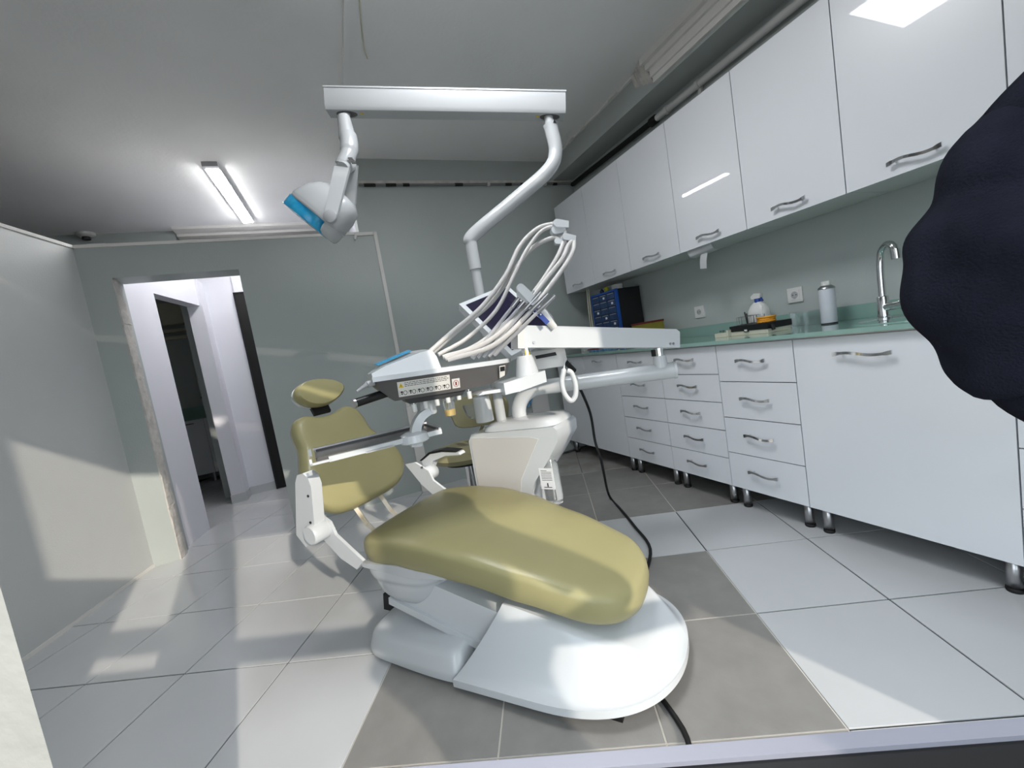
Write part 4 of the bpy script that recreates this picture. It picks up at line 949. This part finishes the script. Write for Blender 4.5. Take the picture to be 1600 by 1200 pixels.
c0_, c1_ = at(512, 162, 1.92), at(881, 168, 2.0)
ex = (c1_ - c0_).normalized(); ey = V((0, 0, 1)).cross(ex).normalized(); ez = ex.cross(ey); fm = frame_mtx(c0_, ex, ey, ez); LB = (c1_ - c0_).length
bm = bmesh.new(); add_prism(bm, [(0, -0.035, -0.045), (0, 0.035, -0.045), (0, 0.045, -0.03), (0, 0.045, 0.05), (0, -0.045, 0.05), (0, -0.045, -0.03)], (LB, 0, 0)); bm.transform(fm)
xb = put('cross_beam', bm, M_lamp, ol_, True, bevel=0.004)
bm = bmesh.new(); add_box(bm, (-0.003, -0.048, 0.046), (LB + 0.003, 0.048, 0.053)); bm.transform(fm); put('beam_cap', bm, M_lamp, xb)
for x_ in (0.085, LB - 0.07):
    sl = lathe((x_, 0, -0.0465), [(1, 0), (1, 0.004)], seg=24)
    for v in sl.verts: v.co = fm @ V((x_ + (v.co.x - x_) * 0.048, v.co.y * 0.026, v.co.z))
    put('swivel_slot', sl, M_dkgrey, xb)
for x_ in (0.145, LB - 0.14):
    put('warning_mark', prism([fm @ V((x_, -0.012, -0.046)), fm @ V((x_ + 0.02, -0.012, -0.046)), fm @ V((x_ + 0.01, 0.006, -0.046))], -ez * 0.001), M_warn, xb)
# hanging arm on the left
a0 = fm @ V((0.085, 0, -0.04))
put('drop_pin', tube([a0, at(539, 186, 1.92)], 0.017, 16), M_lamp, ol_, True)
put('drop_sleeve', tube([at(537, 183, 1.92), at(540, 198, 1.92), at(543, 216, 1.92)], [0.029, 0.033, 0.039], 22), M_lamp, ol_, True)
put('drop_elbow', tube(spline([at(544, 213, 1.92), at(546, 228, 1.91), at(544, 243, 1.90), at(537, 258, 1.89)], 6), [0.040] * 10 + [0.036] * 9, 22), M_lamp, ol_, True)
put('elbow_ring', tube([at(539, 255, 1.89), at(537, 260, 1.89)], 0.0385, 22), M_lamp, ol_, True)
for i in range(5): put('vent_slot', B((tuple(at(547 + i * 1.6, 247 + i * 2.0, 1.862) - V((0.010, 0.004, 0.0016))), tuple(at(547 + i * 1.6, 247 + i * 2.0, 1.862) + V((0.010, 0.004, 0.0016))))), M_dkgrey, ol_)
# yoke: two side plates
ly = at(505, 338, 1.90)
for i, (D0, dx) in enumerate(((1.80, 0), (1.98, 17))):
    a, b = at(535 + dx * 0.75, 262 - dx * 0.3, D0 + (0.06 if i == 0 else -0.06)), at(517 + dx * 1.7, 339 - dx * 0.9, D0)
    e = (b - a).normalized(); s = e.cross(FF).normalized(); n = s.cross(e)
    bm = bmesh.new(); out = []
    for k in range(9): t_ = -pi / 2 + pi * k / 8; out.append(b + (e * cos(t_) + s * sin(t_)) * 0.028)
    out += [a + s * 0.034, a - s * 0.034]
    add_prism(bm, [q - n * 0.008 for q in out], n * 0.016)
    yk = put('yoke', bm, M_lamp, ol_, True, bevel=0.003)
    if i == 0: put('yoke_knob', lathe(b, [(0.0275, -0.008), (0.0285, 0.012), (0.026, 0.014)], axis=-FF, seg=28), M_lgrey, yk, True)
put('yoke_bridge', tube([at(535, 264, 1.86), at(548, 258, 1.92)], 0.03, 16), M_lamp, ol_, True)
# lamp head: body shell built in its own frame; axis w points to the light face (down-left in the view, toward the chair)
hw = (at(477, 353, 1.895) - at(503, 322, 1.90)).normalized()
hx = (at(515, 372, 1.90) - at(455, 327, 1.90)); hx = (hx - hw * hx.dot(hw)).normalized(); hy = hw.cross(hx)
HC0 = at(496, 337, 1.90)
def HL(x, y, w_): return HC0 + hx * x + hy * y + hw * w_
oh = closed_curve([(-0.122, -0.04), (-0.122, 0.04), (-0.09, 0.085), (0.0, 0.10), (0.09, 0.085), (0.132, 0.04), (0.132, -0.04), (0.09, -0.085), (0.0, -0.10), (-0.09, -0.085)], 5)
put('lamp_shell', pillow(oh, [(0.25, -0.150), (0.55, -0.143), (0.78, -0.120), (0.93, -0.075), (1.0, -0.02), (1.0, -0.002), (0.97, 0.006), (0.5, 0.008)], lambda x, y, h: HL(x + 0.25 * max(0, -0.03 - h), y, h)), M_lamp, ol_, True)
put('lamp_seam', pillow(oh, [(1.002, -0.008), (1.006, -0.004), (1.002, 0.001)], lambda x, y, h: HL(x, y, h)), M_lgrey, ol_, True)
oh2 = [(x * 0.84 - 0.025, y * 0.92) for x, y in oh]
put('lamp_window', pillow(oh2, [(1.0, 0.004), (1.0, 0.050), (0.97, 0.055), (0.4, 0.056)], lambda x, y, h: HL(x, y, h)), M_blue, ol_, True)
put('lamp_end', pillow(closed_curve([(0.085, -0.07), (0.085, 0.07), (0.125, 0.05), (0.138, 0.0), (0.125, -0.05)], 5), [(0.5, -0.05), (0.94, -0.03), (1.0, 0.0), (1.0, 0.025), (0.90, 0.045), (0.65, 0.054), (0.3, 0.056)], lambda x, y, h: HL(x, y, h)), M_lamp, ol_, True)

# ---- monitor on the pole, turned on its corner
D_ = 1.88
mA, mB, mC = at(717, 477, D_), at(786, 441, D_ + 0.15), at(797, 556, D_ - 0.15)
e1 = (mC - mA); l1 = 0.375; e1.normalize(); e2 = (mB - mA); e2 = (e2 - e1 * e2.dot(e1)); l2 = 0.28; e2.normalize(); e3 = e1.cross(e2)
if e3.dot(FF) > 0: e3 = -e3
mo = thing('monitor', 'white framed flat monitor hanging tilted on the light pole behind the hoses', 'monitor', mA + e1 * l1 / 2 + e2 * l2 / 2)
def MM(x, y, z): return mA + e1 * x + e2 * y + e3 * z
def mbox(lo, hi):
    bm = bmesh.new(); v_ = add_box(bm, lo, hi)
    for q in v_: q.co = MM(*q.co)
    return bm
put('monitor_case', mbox((0, 0, -0.03), (l1, l2, 0.008)), M_white, mo, True, bevel=0.006)
put('screen', mbox((0.022, 0.022, 0.0075), (l1 - 0.022, l2 - 0.022, 0.0095)), M_screen, mo)
put('mount_arm', tube([MM(l1 * 0.4, l2 * 0.6, -0.03), V((g0.x, g0.y, 1.27))], 0.018, 12), M_white2, mo, True)
put('mount_collar', lathe(V((g0.x, g0.y, 1.24)), [(0.034, 0), (0.034, 0.06)], seg=20), M_white2, mo, True)

# ---- power cable from the unit to the floor and under the chair
cp = [(884, 566, 1.9), (893, 578, 1.95), (903, 600, 2.1), (922, 645, 2.25), (930, 690, 2.3)]
cpts = [at(*q) for q in cp] + [at(940, 722, 2.28), V((2.66, 0.0, 0.03)), V((2.60, -0.2, 0.008)), V((2.52, -0.42, 0.008)), V((2.42, -0.66, 0.008)), V((2.2, -0.86, 0.008)), V((2.06, -1.0, 0.008)), V((1.92, -1.15, 0.008)), V((1.86, -1.42, 0.008)), V((1.80, -1.50, 0.008))]
pcb = tag(put('power_cable', tube(spline(cpts, 6), 0.0075, 10), M_rubber, None, True), 'black power cable hanging from the unit and running over the tiles under the chair', 'cable')
put('cable_sleeve', tube([at(882, 564, 1.89), at(897, 579, 1.96)], 0.012, 10), M_rubber, pcb, True)

# ---- stool
ST = V((1.82, 0.20, 0))
stl = thing('dental_stool', 'olive dental stool with backrest behind the unit column', 'stool', ST)
put('stool_seat', lathe(ST + V((0, 0, 0.46)), [(0.12, 0), (0.20, 0.012), (0.215, 0.04), (0.20, 0.07), (0.14, 0.085), (0.05, 0.088)], seg=36), M_vinyl2, stl, True)
put('seat_plate', lathe(ST + V((0, 0, 0.445)), [(0.14, 0), (0.14, 0.016)], seg=24), M_black, stl)
put('gas_lift', lathe(ST + V((0, 0, 0.08)), [(0.032, 0), (0.032, 0.18), (0.026, 0.18), (0.026, 0.37)], seg=20), M_chrome, stl, True)
for k in range(5):
    a = 2 * pi * k / 5 + 0.3; dirv = V((cos(a), sin(a), 0))
    lg = put('stool_leg', tube([ST + V((0, 0, 0.10)), ST + dirv * 0.24 + V((0, 0, 0.075))], [0.024, 0.016], 10), M_chrome, stl, True)
    put('castor', lathe(ST + dirv * 0.24 + V((0, 0, 0.028)) - dirv.cross(V((0, 0, 1))) * 0.014, [(0.02, 0), (0.028, 0.003), (0.028, 0.025), (0.02, 0.028)], axis=dirv.cross(V((0, 0, 1))), seg=16), M_black, lg, True)
bc = at(742, 640, 2.45); be = V((0.92, -0.38, 0))
ob = closed_curve([(-0.17, -0.03), (-0.165, 0.04), (-0.09, 0.085), (0.09, 0.085), (0.165, 0.04), (0.17, -0.03), (0.12, -0.095), (-0.12, -0.095)], 5)
fbn = V((-0.38, -0.92, 0.05)).normalized(); bc = bc + be * 0.03
put('stool_backrest', pillow(ob, [(0.6, -0.03), (0.94, -0.026), (1.0, 0), (0.94, 0.024), (0.6, 0.03)], lambda x, y, h: bc + be * x + V((0, 0, y)) + fbn * (h + x * x * 1.2)), M_vinyl2, stl, True)
put('back_stem', tube([ST + V((0.02, 0.08, 0.45)), ST + V((0.10, 0.24, 0.46)), bc - fbn * 0.03 + V((0, 0, -0.1)), bc - fbn * 0.02], 0.012, 8), M_chrome, stl, True)

# ---- frames leaning and blue coil at the back wall
def leaning(name, label, p, ux, h, lean, w_, m_in):
    t = thing(name, label, 'frame', p); n = V((ux.y, -ux.x, 0)); up = (V((0, 0, 1)) - n * lean).normalized(); nn = ux.cross(up).normalized()
    def Q(x, y, z): return p + ux * x + up * y + nn * z
    for lo, hi in (((0, 0, 0), (w_, 0.018, 0.02)), ((0, h - 0.018, 0), (w_, h, 0.02)), ((0, 0.0179, 0), (0.018, h - 0.0179, 0.02)), ((w_ - 0.018, 0.0179, 0), (w_, h - 0.0179, 0.02))):
        bm = bmesh.new(); v_ = add_box(bm, lo, hi)
        for q in v_: q.co = Q(*q.co)
        put('frame_bar', bm, M_steel, t, bevel=0.002)
    bm = bmesh.new(); v_ = add_box(bm, (0.017, 0.017, 0.008), (w_ - 0.017, h - 0.017, 0.012))
    for q in v_: q.co = Q(*q.co)
    put('panel', bm, m_in, t)
    return t
leaning('metal_frame', 'grey metal frame leaning against the back wall beside the corner cabinet', V((2.92, 1.205, 0.0)), V((1, 0, 0)), 0.40, 0.22, 0.42, M_mirror)
bm = bmesh.new(); qc = V((2.74, VB - 0.03, 0.60))
for i in range(6):
    R = 0.07 + 0.012 * random.random(); ph = random.random() * 6
    add_tube(bm, [qc + V((R * cos(a) * 0.8 + 0.006 * sin(2 * a + ph), -0.004 * i, R * sin(a) * 1.15)) for a in [2 * pi * k / 26 for k in range(27)]], 0.006, 8)
add_tube(bm, [qc + V((-0.02, -0.015, 0.09)), qc + V((-0.07, -0.012, 0.14)), qc + V((-0.12, -0.005, 0.13))], 0.012, 8)
tag(put('blue_hose_coil', bm, M_coil, None, True), 'coil of blue hose hanging on the back wall behind the elbow tube', 'hose')
tag(put('propped_board', prism([(2.80, VB - 0.03, 0.0), (2.98, VB - 0.03, 0.0), (2.98, VB - 0.03, 0.62), (2.80, VB - 0.03, 0.62)], (0, 0.028, 0)), M_pgrey, None, bevel=0.002), 'pale board propped against the back wall beside the blue hose coil', 'board')

# ---- sink cabinet seen through the far doorway
fcab = thing('far_cabinet', 'dim white two-door sink cabinet in the room past the corridor', 'cabinet', (-0.55, 4.4, 0))
put('body', B(((-1.2, 4.24, 0.12), (-0.17, 4.61, 0.84))), M_body, fcab)
for i in range(3):
    d_ = put('door', B(((-1.2 + i * 0.343, 4.22, 0.12), (-1.2 + i * 0.343 + 0.339, 4.24, 0.84))), M_gloss, fcab)
    put('handle', B(((-1.2 + i * 0.343 + 0.1, 4.195, 0.79), (-1.2 + i * 0.343 + 0.24, 4.203, 0.802)), ((-1.2 + i * 0.343 + 0.12, 4.2, 0.793), (-1.2 + i * 0.343 + 0.13, 4.221, 0.8)), ((-1.2 + i * 0.343 + 0.21, 4.2, 0.793), (-1.2 + i * 0.343 + 0.22, 4.221, 0.8))), M_chrome, d_)
for x in (-1.1, -0.9, -0.55, -0.48, -0.22): put('leg', lathe((x, 4.28, 0), [(0.02, 0), (0.02, 0.12)], seg=12), M_steel, fcab, True)
fw = tag(put('far_worktop', B(((-1.22, 4.20, 0.842), (-0.165, 4.615, 0.862))), M_glassgreen), 'green glass worktop on the far sink cabinet', 'worktop')
tag(put('glass_upstand', B(((-1.22, 4.60, 0.8625), (-0.165, 4.617, 1.0))), M_glassgreen), 'green glass strip on the wall behind the far small tap', 'upstand')
fp = V((-0.50, 4.42, 0.862))
ftp = thing('far_tap', 'small chrome tap on the far green worktop', 'tap', fp)
put('tap_neck', tube(spline([fp, fp + V((0, 0, 0.2)), fp + V((0, -0.03, 0.27)), fp + V((0, -0.1, 0.28)), fp + V((0, -0.13, 0.24))], 5), 0.014, 12), M_chrome, ftp, True)
put('tap_lever', tube([fp + V((0, 0, 0.06)), fp + V((0.1, 0, 0.07)), fp + V((0.11, 0, 0.14))], 0.01, 10), M_chrome, ftp, True)

# ------------------------------------------------------------------ person at the window (only the bent sleeve shows)
def skin_body(name, verts, edges, m, parent, sub=2):
    me = bpy.data.meshes.new(name); me.from_pydata([tuple(v[0]) for v in verts], edges, [])
    o = bpy.data.objects.new(name, me); col.objects.link(o)
    sk_ = o.modifiers.new('skin', 'SKIN'); sk_.use_smooth_shade = True
    for i, v in enumerate(verts):
        me.skin_vertices[0].data[i].radius = (v[1], v[1]); me.skin_vertices[0].data[i].use_root = (i == 0)
    ss = o.modifiers.new('sub', 'SUBSURF'); ss.levels = sub; ss.render_levels = sub
    dg = bpy.context.evaluated_depsgraph_get(); dg.update()
    me2 = bpy.data.meshes.new_from_object(o.evaluated_get(dg)); bpy.data.objects.remove(o); 
    for f in me2.polygons: f.use_smooth = True
    me2.materials.clear(); me2.materials.append(m)
    me2.transform(WM[parent.name].inverted())
    o = bpy.data.objects.new(name, me2); col.objects.link(o); o.parent = parent; WM[o.name] = WM[parent.name]
    return o
pe = thing('person', 'person in a dark navy knit jumper leaning an elbow in at the window', 'person', tp(2.80, -1.62, 0))
EL = at(1600, 425, 0.385); WR = tp(2.78, -1.10, 0.80); SH = tp(2.63, -1.53, 1.40)
vb = [(tp(2.80, -1.62, 0.93), 0.13), (tp(2.80, -1.61, 1.12), 0.115), (tp(2.79, -1.59, 1.32), 0.13), (tp(2.78, -1.57, 1.49), 0.052), (tp(2.77, -1.54, 1.60), 0.082), (tp(2.77, -1.54, 1.70), 0.078),
      (SH, 0.055), (EL, 0.04), (WR, 0.028), (WR + tp(0.05, 0.03, -0.015), 0.03), (tp(2.97, -1.64, 1.40), 0.055), (tp(3.36, -1.68, 1.12), 0.04), (tp(3.06, -1.62, 0.98), 0.028), (tp(3.0, -1.60, 0.95), 0.03),
      (tp(2.70, -1.63, 0.86), 0.085), (tp(2.70, -1.62, 0.48), 0.055), (tp(2.70, -1.65, 0.09), 0.04), (tp(2.69, -1.53, 0.035), 0.034), (tp(2.90, -1.63, 0.86), 0.085), (tp(2.91, -1.64, 0.48), 0.055), (tp(2.92, -1.68, 0.09), 0.04), (tp(2.93, -1.56, 0.035), 0.034)]
ed = [(0, 1), (1, 2), (2, 3), (3, 4), (4, 5), (2, 6), (6, 7), (7, 8), (8, 9), (2, 10), (10, 11), (11, 12), (12, 13), (0, 14), (14, 15), (15, 16), (16, 17), (0, 18), (18, 19), (19, 20), (20, 21)]
# fingers of the hand on the rail
hp_ = vb[9][0]
for k in range(5):
    i0 = len(vb); d_ = TX * (0.03 if k else 0.0) + TY * (0.03 - 0.014 * k) 
    vb.append((hp_ + TX * 0.03 + TY * (0.028 - 0.014 * k) + V((0, 0, 0.0)), 0.0085)); vb.append((hp_ + TX * (0.055 - 0.004 * abs(k - 2)) + TY * (0.03 - 0.015 * k) + V((0, 0, -0.012)), 0.0075))
    ed += [(9, i0), (i0, i0 + 1)]
skin_body('body', vb, ed, M_skin, pe)
tv = [(tp(2.80, -1.62, 0.90), 0.15), (tp(2.80, -1.61, 1.12), 0.135), (tp(2.79, -1.59, 1.32), 0.15), (tp(2.785, -1.575, 1.45), 0.075), (SH, 0.075), (tp(2.97, -1.64, 1.40), 0.075), (tp(3.36, -1.68, 1.12), 0.065), (tp(3.10, -1.62, 0.99), 0.05)]
skin_body('jumper', tv, [(0, 1), (1, 2), (2, 3), (2, 4), (2, 5), (5, 6), (6, 7)], M_knit, pe)
lv = [(tp(2.80, -1.62, 0.92), 0.145), (tp(2.70, -1.63, 0.84), 0.10), (tp(2.70, -1.62, 0.48), 0.075), (tp(2.70, -1.65, 0.10), 0.06), (tp(2.90, -1.63, 0.84), 0.10), (tp(2.91, -1.64, 0.48), 0.075), (tp(2.92, -1.68, 0.10), 0.06)]
skin_body('trousers', lv, [(0, 1), (1, 2), (2, 3), (0, 4), (4, 5), (5, 6)], M_trouser, pe)
put('hair', lathe(tp(2.77, -1.55, 1.60), [(0.085, 0), (0.098, 0.06), (0.095, 0.11), (0.07, 0.15), (0.02, 0.165)], seg=24), M_hair, pe, True)
for s_ in (-1, 1): put('shoe', pillow(closed_curve([(-0.045, -0.1), (0.045, -0.1), (0.05, 0.1), (0.0, 0.16), (-0.05, 0.1)], 5), [(0.95, 0), (1, 0.02), (0.95, 0.06), (0.6, 0.085)], lambda x, y, h: tp(2.80 + s_ * 0.105 + x, -1.60 + y - 0.02, h - 0.011)), M_black, pe, True)
# face on the head
for s_ in (-1, 1): put('eye', lathe(tp(2.77 + s_ * 0.03, -1.452, 1.655), [(0.011, -0.006), (0.011, 0.002), (0.004, 0.006)], axis=TY, seg=12), M_paper, pe, True)
put('mouth', tube([tp(2.745, -1.455, 1.585), tp(2.77, -1.45, 1.582), tp(2.795, -1.455, 1.585)], 0.005, 8), M_red, pe, True)
# the near sleeve: ribbed, bunched loft
sl = [(SH, 0.078), (SH.lerp(at(1690, 190, 0.36), 0.6), 0.072), (at(1690, 205, 0.375), 0.070), (at(1628, 262, 0.385), 0.068), (at(1600, 325, 0.39), 0.070), (at(1588, 385, 0.39), 0.077), (at(1590, 440, 0.39), 0.080),
      (at(1624, 505, 0.385), 0.073), (at(1668, 560, 0.38), 0.066), (at(1730, 605, 0.37), 0.055), (WR + TX * -0.05 + V((0, 0, 0.03)), 0.045)]
ctr = spline([p for p, r in sl], 10); rads = spline([V((r, 0, 0)) for p, r in sl], 10)
bm = bmesh.new(); prev = None; s__ = None; NS = 40
for i, p in enumerate(ctr):
    d_ = (ctr[min(i + 1, len(ctr) - 1)] - ctr[max(i - 1, 0)]).normalized()
    if s__ is None: s__, u__ = ortho(d_)
    else: s__ = (s__ - d_ * s__.dot(d_)).normalized(); u__ = s__.cross(d_)
    ring = []
    for k in range(NS):
        a = 2 * pi * k / NS
        f = 1 + 0.038 * sin(i * 0.42 + 1.9 * sin(a + 0.6)) + 0.028 * sin(i * 0.23 - 2 * a)
        ring.append(bm.verts.new(p + (s__ * cos(a) + u__ * sin(a)) * rads[i].x * f))
    if prev:
        for k in range(NS): bm.faces.new((prev[k], prev[(k + 1) % NS], ring[(k + 1) % NS], ring[k]))
    prev = ring
put('sleeve', bm, M_knit, pe, True)
